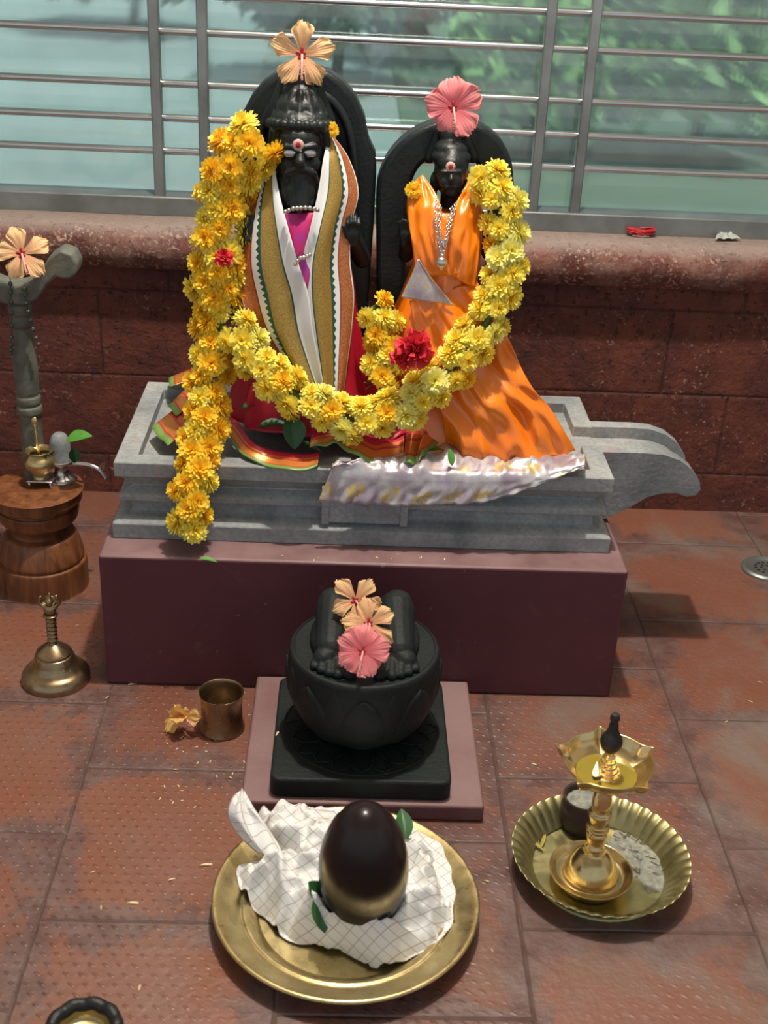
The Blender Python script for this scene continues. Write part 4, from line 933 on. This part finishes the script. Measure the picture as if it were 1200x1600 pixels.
def clothfn(s, t):
    a = s*len(bw); i = int(a) % len(bw); f = a-int(a); nb_ = len(bw)
    p = [bw[(i-1) % nb_], bw[i], bw[(i+1) % nb_], bw[(i+2) % nb_]]
    e = 0.5*((2*p[1])+(p[2]-p[0])*f+(2*p[0]-5*p[1]+4*p[2]-p[3])*f*f+(3*p[1]-p[0]-3*p[2]+p[3])*f**3)
    ez = max(0, e.z-.018); c = Vector((ec.x, ec.y, 0)); d = (e-c); d.z = 0; L = d.length; d.normalize()
    rin = .018+.028*min(t*4, 1)
    if t < .25: r = rin; z = .010+.050*(t/.25)**2+.002
    else:
        q = (t-.25)/.75; r = .046+(L-.046)*q
        z = .056*(1-q)**.9+.034*math.sin(PI*min(q*1.05, 1))*(.6+.5*noise.noise((s*9, 0, 1)))+.006
        # plate rises near its rim
    x, y = c.x+d.x*r, c.y+d.y*r
    amp = min(1, max(0, (t-.25)*4))
    wx2 = x+.014*noise.noise((x*22, y*22, 3)); wy2 = y+.014*noise.noise((x*22, y*22, 13)); nz = noise.noise((wx2*24, wy2*24, 2.3))
    n1 = 1-abs(noise.noise((wx2*24+7, wy2*24, .7)))*2.6; n2 = 1-abs(noise.noise((wx2*52, wy2*52, 4.7)))*2.6
    z += amp*(.024*n1*(1-.40*t)+.0085*n2+.010*nz*(1-t)-.010)
    rr = math.hypot(x-pc[0], y-pc[1]); fl = .0055 if rr < .108 else min(.0055+(rr-.108)*.48, .0325)
    z += ez*max(0, t-.25)/.75
    z = max(z, fl+.0008+.0015*(1+nz))
    x += .005*noise.noise(Vector((x*40, y*40, 9)))*min(1, t*3); y += .005*noise.noise(Vector((x*40, y*40, 19)))*min(1, t*3)
    return (x, y, z)
def clothuv(s, t):
    p = clothfn(s, t); x, y, z = p; k = 1/.0145
    return ((x*.82+y*.57+z*.75+.012*noise.noise((x*12, y*12, 0)))*k, (-x*.57+y*.82+z*.45+.012*noise.noise((x*12, y*12, 5)))*k)
gc = grid(260, 90, clothfn, clothuv)
# free corner of the cloth standing up at the left
fl_l = [at(405, 1335, Z=.050), at(372, 1305, Z=.066), at(356, 1275, Z=.085), at(362, 1250, Z=.098), at(376, 1236, Z=.102)]
fl_r = [at(448, 1345, Z=.052), at(432, 1310, Z=.070), at(415, 1285, Z=.082), at(396, 1262, Z=.094), at(381, 1238, Z=.102)]
def flap(s, t):
    p = crv(fl_l, t).lerp(crv(fl_r, t), s); q = math.sin(PI*s)*(1-t*.6); return p+Vector((.0, -.012*q+.004*math.sin(9*s+4*t), .010*q+.003*math.sin(12*s-5*t)))
gf = grid(30, 40, flap, lambda s, t: ((s*.035)/.0145, t*.10/.0145))
cl = mk('checked_cloth', cat_geo(gc, gf), MAT['check'], None); solid(cl, .0012)
tag(cl, 'crumpled white cotton cloth with thin brown checks wrapped round the oval stone', 'cloth')
leaf('green_leaf', 'upper green leaf leaning against the left side of the oval stone', 482, 1378, Z=.085, L=.036, W=.026, rot=(-50, 15, -125))
leaf('green_leaf', 'lower green leaf hanging down the left front of the oval stone', 492, 1402, Z=.072, L=.042, W=.027, rot=(-40, 0, -150))
leaf('green_leaf', 'green leaf behind the right side of the oval stone', 634, 1312, Z=.055, L=.042, W=.026, rot=(35, 0, 8))
leaf('green_leaf', 'small folded leaf lying on the cloth right behind the oval stone', 652, 1318, Z=.050, L=.022, W=.010, rot=(0, 0, 100))

# ------------------------------------------------------------------ fluted plate with lamp
lc = (.3134, -.3931)
def flute(r, z, a): return r+(.0022*math.cos(46*a) if r > .085 else 0)
pf = [(.002, .003), (.080, .003), (.086, .006), (.094, .016), (.104, .028), (.1145, .035), (.1150, .0335), (.105, .026), (.095, .013), (.087, .003), (.082, .0), (.002, .0)]
def flz(prof_):
    V, Fc, UV = lathe(fine_prof(prof_, 48), (lc[0], lc[1], 0), 368)
    W_ = []
    for (x, y, z) in V:
        r = math.hypot(x-lc[0], y-lc[1]); a = math.atan2(y-lc[1], x-lc[0]); k = min(1, max(0, (r-.084)/.02))
        W_.append((x, y, z+.0022*k*abs(math.cos(23*a))-.001*k))
    return W_, Fc, UV
o = mk('fluted_plate', flz(pf), MAT['brass_thali'], org=(lc[0], lc[1], 0)); fixn(o)
tag(o, 'round brass plate with fluted rim on the floor under the oil lamp', 'plate')
lx, ly = at(923, 1362, Z=.022).xy
lamp = thing('oil_lamp', 'small standing brass oil lamp with five-beaked bowl, lit, on the fluted plate', 'oil lamp', (lx, ly, .0038))
z0 = .0038
bd = [(.002, .002), (.034, .001), (.040, .002), (.052, .018), (.054, .021), (.0525, .0225), (.044, .014), (.036, .0135), (.0355, .018), (.0335, .025), (.029, .036), (.0215, .046), (.0135, .053), (.0115, .060), (.002, .061)]
mk('base_dish', lathe(fine_prof(bd, 60), (lx, ly, z0), 64), MAT['brass_lamp'], lamp)
sp = [(.002, .058), (.0115, .058), (.013, .062), (.0115, .066), (.0105, .070), (.0125, .078), (.0130, .084), (.0115, .088), (.0145, .091), (.0145, .094), (.0105, .097), (.0120, .106), (.0145, .114), (.0145, .117), (.0115, .121), (.0125, .130), (.0115, .142), (.0090, .154), (.0085, .163), (.0115, .167), (.014, .172), (.002, .173)]
mk('stem', lathe(fine_prof(sp, 90), (lx, ly, z0), 40), MAT['brass_lamp'], lamp)
bz = .186
def beak(r, z, a):
    k = 0
    for b in range(5):
        d = (a-math.radians(22+68*b+(12 if b > 3 else 0))+PI) % (2*PI)-PI; k = max(k, math.exp(-(abs(d)/.095)**1.3))
    return r*(1+.20*k*max(0, min(1, (r-.030)/.018)))
bo = [(.002, -.016), (.020, -.014), (.038, -.006), (.049, .004), (.0545, .016), (.0560, .0175), (.0545, .018), (.051, .012), (.046, .003), (.034, -.006), (.016, -.010), (.002, -.010)]
V, Fc, UV = lathe(fine_prof(bo, 50), (lx, ly, bz), 180, beak)
mk('oil_bowl', (V, Fc, UV), MAT['brass_lamp'], lamp)
MAT['oil'] = simple('lamp_oil', (0.30, 0.23, 0.03), 0.06, spec=0.6, var=.2)
o = mk('oil', disc((lx, ly, bz-.0035), .0375, 48), MAT['oil'], lamp)
fi = [(.002, 0), (.017, .0), (.0175, .004), (.0145, .006), (.0150, .010), (.0120, .012), (.0125, .016), (.0098, .018), (.0100, .022), (.0080, .024), (.0080, .030), (.0062, .034), (.0055, .040), (.002, .041)]
mk('finial_base', lathe(fine_prof(fi, 60), (lx, ly, bz-.008), 36), MAT['brass_lamp'], lamp)
ft = [(.002, 0), (.006, .001), (.0115, .008), (.0138, .016), (.0115, .024), (.0075, .031), (.0058, .040), (.0048, .046), (.0062, .050), (.0045, .056), (.002, .057)]
o = mk('finial', lathe(fine_prof(ft, 40), (lx, ly, bz+.029), 28), MAT['soot'], lamp); o['label'] = 'soot-black knob on top'
wa = math.radians(20+72*3); wx, wy = lx+.040*math.cos(wa), ly+.040*math.sin(wa)
MAT['wick'] = simple('burnt_cotton_wick', (0.06, 0.045, 0.035), .9)
mk('wick', tube([(lx+.02*math.cos(wa), ly+.02*math.sin(wa), bz+.002), (wx, wy, bz+.014), (wx-.002, wy-.002, bz+.019)], .0022, 8), MAT['wick'], lamp)
mt, t, b = nt('flame'); b.inputs['Base Color'].default_value = (0.2, .08, .02, 1); b.inputs['Emission Color'].default_value = (1, .50, .14, 1); b.inputs['Emission Strength'].default_value = 14; MAT['flame'] = mt
mk('flame', lathe(fine_prof([(.0003, 0), (.0028, .004), (.0030, .008), (.0016, .015), (.0003, .022)], 20), (wx, wy, bz+.017), 16), MAT['flame'], lamp)
# incense pot
ix, iy = at(905, 1300, Z=.003).xy
ix, iy = ix+.004, iy+.012
MAT['burnt'] = simple('burnt_clay', (0.045, 0.022, 0.018), .7, sc=40, bmp=.5, bsc=120); MAT['ash'] = simple('grey_ash', (0.40, 0.41, 0.33), .95, sc=120, col2=(0.20, 0.20, 0.18), bmp=1, bsc=400)
pot = thing('incense_pot', 'small burnt clay incense cup full of ash behind the oil lamp stem', 'incense pot', (ix, iy, .003))
pp_ = [(.002, 0), (.020, 0), (.026, .004), (.030, .018), (.031, .034), (.028, .044), (.030, .052), (.0295, .054), (.026, .052), (.025, .044), (.027, .034), (.02, .030), (.002, .030)]
mk('cup', lathe(fine_prof(pp_, 44), (ix, iy, .003), 40), MAT['burnt'], pot)
def heap(c, r, h, seed, nr=26, na=60, ex=1.0, ey=1.0):
    V, Fc = [(c[0], c[1], c[2]+h)], []
    for j in range(1, nr+1):
        for i in range(na):
            a = 2*PI*i/na; q = j/nr; rr = r*q*(1+.22*noise.noise((math.cos(a)*1.4+seed, math.sin(a)*1.4, 0))+(.35*noise.noise((math.cos(a)*4+seed, math.sin(a)*4, 3)) if r > .03 else 0))
            x, y = rr*math.cos(a)*ex, rr*math.sin(a)*ey
            z = max(h*(1-q**1.6)+h*.5*noise.noise((x*130, y*130, seed)), .0003) if j < nr else 0
            V.append((c[0]+x, c[1]+y, c[2]+z))
    for i in range(na): Fc.append((0, 1+i, 1+(i+1) % na))
    for j in range(nr-1):
        for i in range(na): k = (i+1) % na; Fc.append((1+j*na+i, 1+(j+1)*na+i, 1+(j+1)*na+k, 1+j*na+k))
    return V, Fc
mk('ash_fill', heap((ix, iy, .046), .0262, .006, 3), MAT['ash'], pot)
ax_, ay_ = at(1003, 1332, Z=.006).xy
o = mk('ash_heap', heap((ax_, ay_, .0034), .052, .0045, 8, ex=.74, ey=1.18), MAT['ash'], org=(ax_, ay_, .0036)); tag(o, 'spread of grey incense ash on the right half of the fluted plate', 'ash', kind='stuff')
rnd = random.Random(4); MAT['stick'] = simple('burnt_sticks', (0.16, 0.10, 0.06), .8); MAT['dry'] = simple('dry_leaf', (0.42, 0.33, 0.08), .7)
first = None
for k in range(60):
    a = rnd.uniform(0, 2*PI); r = .044*math.sqrt(rnd.random()); x, y = ax_+r*math.cos(a)*.85, ay_+r*math.sin(a)*1.1; th = rnd.gauss(-.7, .7); L = rnd.uniform(.005, .015)
    z = .0072+rnd.uniform(0, .0015)
    if first is None:
        first = mk('incense_stick', tube([(-.5, 0, 0), (.5, 0, 0)], .055, 5), MAT['stick'], None, local=True); o = first
        tag(o, 'short burnt incense stick end lying in the ash on the fluted plate', 'incense stick', 'burnt incense stick ends in the ash')
    else: o = first.copy(); COL.objects.link(o)
    o.location = (x, y, z); o.rotation_euler = (0, rnd.uniform(-.1, .1), th); o.scale = (L, L*.8, L*.8)
for k, (u, v, r) in enumerate(((845, 1325, -20), (850, 1330, 40), (842, 1318, 10))):
    leaf('dry_leaf', ('dry yellow leaf strip at the left edge inside the fluted plate', 'dry yellow leaf strip crossing the others left of the lamp foot', 'thin dry leaf strip pointing up beside the plate rim at left')[k], u, v, Z=.006, L=.030, W=.006, rot=(12, 0, r), mat='dry')

# ------------------------------------------------------------------ cup, bell
cxx, cyy = at(345, 1148, Z=0).xy; cyy += .018
cf = [(.002, .002), (.030, .002), (.0325, .0), (.0345, .002), (.0335, .006), (.0315, .016), (.0305, .040), (.0318, .060), (.0335, .0645), (.0330, .0655), (.0310, .060), (.0295, .040), (.030, .016), (.028, .004), (.002, .004)]
o = mk('brass_cup', lathe(fine_prof(cf, 60), (cxx, cyy, 0), 56), MAT['brass_dark'], org=(cxx, cyy, 0)); tag(o, 'small straight-sided old brass cup on the floor left of the footprint stone', 'cup')
bx_, by_ = at(88, 1060, Z=0).xy
bell = thing('hand_bell', 'bronze hand bell standing on the floor beneath the wooden stand', 'bell', (bx_, by_, 0))
bf = [(.046, .010), (.0525, .0), (.0535, .003), (.0530, .010), (.048, .018), (.040, .024), (.034, .033), (.0315, .040), (.029, .046), (.026, .048), (.0275, .051), (.024, .055), (.014, .063), (.007, .067), (.002, .068)]
mk('bell_body', lathe(fine_prof(bf, 60), (bx_, by_, 0), 56), MAT['brass_dark'], bell)
hf = [(.002, .060), (.0075, .064)]
for k in range(6): hf += [(.0062, .070+k*.007), (.0085, .0735+k*.007)]
hf += [(.0062, .112), (.0105, .116), (.0105, .119), (.002, .121)]
mk('handle', lathe(fine_prof(hf, 90), (bx_, by_, 0), 24), MAT['brass_dark'], bell)
g = [ell((bx_, by_, .128), (.010, .008, .010)), ell((bx_, by_-.002, .142), (.006, .006, .007)), cap((bx_-.006, by_, .132), (bx_-.015, by_, .138), .004, .003), cap((bx_-.015, by_, .138), (bx_-.013, by_, .150), .003, .003),
     cap((bx_+.006, by_, .132), (bx_+.015, by_, .140), .004, .003), cap((bx_+.015, by_, .140), (bx_+.011, by_, .152), .003, .003), cap((bx_, by_, .146), (bx_+.001, by_, .156), .004, .002), ell((bx_, by_+.006, .136), (.013, .003, .014))]
o = mk('kneeling_figure', cat_geo(*g), MAT['brass_dark'], bell); remesh(o, .0012, 1)

# ------------------------------------------------------------------ wooden stand and the things on it
wx_, wy_ = -.566, .305
ws = mk('wooden_stand', lathe(fine_prof([(.002, 0), (.073, 0), (.077, .004), (.077, .050), (.074, .054), (.071, .056), (.073, .062), (.070, .078), (.066, .092), (.060, .104), (.050, .108), (.047, .112), (.049, .120), (.058, .128), (.066, .136), (.069, .146), (.070, .158), (.066, .160), (.067, .166), (.076, .170), (.077, .188), (.075, .191), (.002, .191)], 120), (wx_, wy_, 0), 72), MAT['wood'], org=(wx_, wy_, 0))
tag(ws, 'reddish brown turned wooden stand on the floor at the left of the plinth', 'wooden stand')
zt = .191
sx, sy = at(46, 640, Y=.350).x, .350
staff = thing('prayer_staff', 'grey green turned wooden T-topped staff standing on the wooden stand, beads hanging from it', 'staff', (sx, sy, zt))
sfp = [(.002, 0), (.019, 0), (.019, .060), (.0175, .100), (.018, .118), (.0215, .122), (.0215, .132), (.018, .136), (.0205, .141), (.0205, .150), (.018, .154), (.0195, .162), (.0205, .185), (.0200, .215), (.0175, .245), (.0150, .262), (.0135, .272), (.0180, .278), (.0180, .288), (.0155, .294), (.0190, .300), (.0190, .312), (.0150, .320), (.0150, .345), (.002, .346)]
mk('turned_pole', lathe(fine_prof(sfp, 120), (sx, sy, zt), 40), MAT['gwood'], staff)
arm = []
zz = zt+.340
up = [(-.110, .040), (-.090, .052), (-.070, .044), (-.050, .026), (-.025, .014), (0, .010), (.025, .016), (.044, .036), (.060, .060), (.078, .072), (.096, .066), (.104, .050)]
dn = [(.102, .034), (.092, .025), (.078, .024), (.068, .028), (.054, .014), (.036, -.010), (.016, -.022), (-.016, -.022), (-.04, -.012), (-.06, .004), (-.078, .006), (-.095, .000), (-.110, .012)]
P_ = [(sx+a, zz+b) for a, b in up+dn]
o = mk('curved_top', extrude_y(P_, sy-.024, sy+.024), MAT['gwood'], staff, smooth=False); bevel(o, .004, 3, 25)
MAT['bead'] = simple('dark_crystal_beads', (0.045, 0.07, 0.06), .18, spec=.8)
def bead_run(pts, n, r=.0038):
    P2 = smooth_pts(pts, n); return cat_geo(tube(P2, .0008, 5), *[ell(p, (r, r, r), nu=10, nv=8) for p in P2])
bd_ = mk('bead_string', cat_geo(bead_run([at(16, 410, Y=.320), at(16, 440, Y=.320), at(18, 480, Y=.320), at(18, 530, Y=.323), at(17, 552, Y=.325)], 12), bead_run([at(38, 452, Y=.320), at(42, 478, Y=.320), at(50, 510, Y=.323), at(60, 538, Y=.325)], 8)), MAT['bead'], None, org=tuple(at(18, 480, Y=.285)))
tag(bd_, 'two hanging lengths of dark shiny prayer beads on the staff', 'prayer beads')
# brass pot on a small steel stool, spoon inside
px, py = -.562, .236
px, py = at(66, 757, Z=zt).xy
stl = thing('small_metal_stool', 'tiny square silver stool under the brass water pot', 'stool', (px, py, zt))
o = mk('top', box(px-.022, px+.022, py-.018, py+.018, zt+.011, zt+.014), MAT['silver'], stl, smooth=False); bevel(o, .001)
for a in (-1, 1):
    for b in (-1, 1): mk('leg', tube([(px+a*.018, py+b*.014, zt), (px+a*.018, py+b*.014, zt+.012)], .0025, 8), MAT['silver'], stl)
q0 = zt+.014
o = mk('brass_pot', lathe(fine_prof([(.002, 0), (.014, 0), (.013, .006), (.020, .014), (.0265, .026), (.0265, .034), (.020, .043), (.0185, .046), (.0235, .051), (.0225, .052), (.0165, .046), (.018, .042), (.024, .033), (.02, .016), (.002, .010)], 60), (px, py, q0), 44), MAT['brass'], org=(px, py, q0)); tag(o, 'small round brass water pot standing on the tiny silver stool', 'pot')
spn = thing('brass_spoon', 'small brass ritual spoon standing in the brass pot', 'spoon', (px, py, q0+.016))
mk('handle', cat_geo(tube(smooth_pts([(px, py, q0+.018), (px-.003, py+.005, q0+.060), (px-.006, py+.010, q0+.095)], 14), .0028, 8), ell((px-.006, py+.010, q0+.099), (.006, .003, .009))), MAT['brass'], spn)
mk('spoon_bowl', ell((px, py-.002, q0+.018), (.009, .008, .006)), MAT['brass'], spn)
# small lingam on a silver base with curved spout, green leaves
gx_, gy_ = at(92, 730, Z=zt).xy
gy_ = .338; gx_ = at(94, 700, Y=gy_).x
ling = thing('small_lingam', 'little rounded grey stone lingam on a silver base behind the brass pot', 'lingam', (gx_, gy_, zt))
mk('silver_base', lathe(fine_prof([(.002, 0), (.024, 0), (.023, .006), (.014, .014), (.013, .026), (.022, .034), (.0255, .040), (.0235, .042), (.002, .040)], 40), (gx_, gy_, zt), 40), MAT['silver'], ling)
mk('stone_head', lathe(fine_prof([(.002, 0), (.0165, 0), (.0175, .02), (.0165, .036), (.012, .046), (.006, .0505), (.001, .0515)], 30), (gx_, gy_, zt+.039), 32), MAT['stone'], ling)
mk('silver_spout', tube(smooth_pts([(gx_+.018, gy_-.004, zt+.034), (gx_+.045, gy_-.010, zt+.036), (gx_+.066, gy_-.014, zt+.030), (gx_+.080, gy_-.016, zt+.012)], 20), .0042, 10), MAT['silver'], ling)
leaf('green_leaf', 'bright green leaf draped over the little silver spout on the wooden stand', 104, 690, Y=.300, L=.044, W=.040, rot=(25, 10, -85), mat='leaf_bright')
leaf('green_leaf', 'darker green leaf hanging below the bright one on the wooden stand', 114, 700, Y=.300, L=.026, W=.024, rot=(-70, 0, -150), mat='leaf')

# ------------------------------------------------------------------ small things at the edges
dx_, dy_ = at(1196, 890, Z=0).xy
dr = thing('floor_drain', 'round steel floor drain cover at the right edge', 'drain cover', (dx_, dy_, 0))
mk('cover', lathe(fine_prof([(.002, .004), (.026, .004), (.034, .006), (.040, .0075), (.046, .004), (.047, 0.0002)], 30), (dx_, dy_, 0), 48), MAT['steel_dull'], dr)
hl = []
for k in range(12): a = 2*PI*k/12; hl.append(disc((dx_+.020*math.cos(a), dy_+.020*math.sin(a), .0046), .0032, 12))
for k in range(6): a = 2*PI*k/6; hl.append(disc((dx_+.009*math.cos(a), dy_+.009*math.sin(a), .0046), .0030, 12))
mk('drain_hole_shade_discs', cat_geo(*hl), MAT['soot'], dr)  # flat black discs, the shade inside the openings painted as colour
qx, qy = at(130, 1612, Z=.02).xy
bwl = thing('rimmed_bowl', 'black-rimmed bowl with brass inside, cut off by the bottom edge of the photo', 'bowl', (qx, qy, 0))
MAT['rubber'] = simple('black_ring', (0.008, 0.009, 0.009), .5, sc=60, bmp=.4)
mk('black_ring', tube([(qx+.036*math.cos(2*PI*k/48), qy+.036*math.sin(2*PI*k/48), .022+.0015*math.sin(k*1.3)) for k in range(49)], .0075, 12), MAT['rubber'], bwl)
mk('brass_bowl', lathe(fine_prof([(.002, 0), (.020, 0), (.028, .006), (.034, .020), (.030, .020), (.026, .008), (.002, .006)], 30), (qx, qy, 0), 40), MAT['brass'], bwl)
# on the sill
MAT['redthread'] = simple('red_thread', (0.60, 0.02, 0.03), .35, sc=80)
c = at(1001, 366, Z=.566); gs = []; rnd = random.Random(9)
for k in range(9):
    r = .018+.007*rnd.random(); ph = rnd.uniform(0, 6)
    gs.append(tube([(c.x+r*1.1*math.cos(a)+.003*math.sin(3*a+ph), c.y+r*.55*math.sin(a), .5655+.0025+.002*k*.5+.002*math.sin(2*a+ph)) for a in [2*PI*j/30 for j in range(31)]], .0011, 5))
o = mk('thread_bundle', cat_geo(*gs), MAT['redthread'], None, org=tuple(c)); tag(o, 'loop of bright red thread lying on the window sill at right', 'thread')
MAT['paper'] = simple('grey_paper', (0.42, 0.45, 0.42), .7)
c = at(1135, 372, Z=.566); rnd = random.Random(3)
o = mk('paper_scrap', grid(6, 4, lambda s, t: (c.x+(s-.5)*.052*(1-.5*t), c.y+(t-.5)*.030+.008*s, .566+.010*t*abs(math.sin(7*s+3*t))+.003*abs(math.sin(9*s)))), MAT['paper'], None, smooth=False, org=tuple(c)); solid(o, .0006); tag(o, 'crumpled grey paper scrap on the window sill at the far right', 'paper scrap')
# fallen petals and rice grains
MAT['grain'] = petal_mat('pale_petal_bits', (0.80, 0.62, 0.30), (0.88, 0.78, 0.50), .2)
def bit(nm, u, v, L, W, rz, label, group, cat, Z=.0012):
    o = mk(nm, leaf_geo(L, W, .25), MAT['grain'], None, local=True); o.location = at(u, v, Z=Z); o.rotation_euler = (.1, 0, math.radians(rz)); tag(o, label, cat, group); return o
PL = ['narrow pale petal, upper of two on the tiles below left of the brass cup', 'short pale petal just below its neighbour on the tiles left of the checked cloth', 'long straight pale petal on the tiles left of the brass plate', 'small pale petal beside the long straight one, nearer the left edge', 'long curved pale petal just left of the free corner of the checked cloth', 'thin curved petal on the tile joint left of the brass plate', 'small pale petal in the tile above the black-rimmed bowl', 'tiny pale petal on the tile joint at the left', 'curved pale petal against the lower left corner of the maroon plinth', 'small petal on the tiles between the bell and the ochre hibiscus', 'small petal on the tiles right of the oil lamp bowl', 'small petal behind and right of the oil lamp, middle of three', 'small petal nearest the right edge, below the floor drain', None, 'small petal between the footprint stone and the oil lamp', 'small petal on the tiles between the bell and the wooden stand', 'small petal right of the large brass plate near the lower tile joint', 'tiny petal between the brass plate and the fluted plate']
for k, (u, v, L, rz, Z) in enumerate(((258, 1232, .010, 20, .001), (249, 1250, .008, -10, .001), (198, 1411, .019, -85, .001), (158, 1422, .010, 10, .001), (312, 1352, .022, -80, .001), (262, 1376, .013, -60, .001), (217, 1548, .012, 0, .001), (141, 1364, .008, -50, .001),
        (200, 1070, .020, -70, .001), (165, 1092, .010, -20, .001), (1132, 1129, .010, -50, .001), (1176, 1098, .010, 30, .001), (1192, 1067, .010, 60, .001), (431, 1150, .016, -15, .060), (840, 1196, .012, 60, .001), (118, 978, .008, -40, .001), (770, 1488, .008, 10, .001), (765, 1378, .008, 60, .001))):
    bit('fallen_petal', u, v, L, L*.22, rz, PL[k] or 'curved yellow petal on the left edge of the black square base', 'fallen petals', 'petal', Z)
rnd = random.Random(21); g0 = None
for k in range(46):
    if k < 26: u, v = rnd.uniform(255, 390), rnd.uniform(1150, 1260)
    elif k < 36: u, v = rnd.uniform(330, 390), rnd.uniform(1070, 1150)
    else: u, v = rnd.uniform(420, 700), rnd.uniform(866, 874)
    Z = .0012 if k < 36 else .2333
    if g0 is None: g0 = bit('rice_grain', u, v, .005, .0022, 0, 'pale rice grain scattered on the tiles left of the footprint stone', 'scattered rice grains', 'rice grain'); o = g0
    else: o = g0.copy(); COL.objects.link(o); o.location = at(u, v, Z=Z)
    if k >= 36: o['label'] = 'pale rice grain on the top edge of the maroon plinth'; o['group'] = 'rice grains on the plinth edge'
    o.rotation_euler = (0, 0, rnd.uniform(0, 6))
for u, v in ((459, 992), (479, 980), (512, 953), (522, 979), (651, 986), (510, 980)):
    o = g0.copy(); COL.objects.link(o); o.location = at(u, v, Z=.2355 if v < 960 else .197); o['label'] = 'tiny pale crumb on top of the black footprint stone'; o['group'] = 'crumbs on the footprint stone'; o['category'] = 'crumb'; o.scale = (.6, .5, .6)
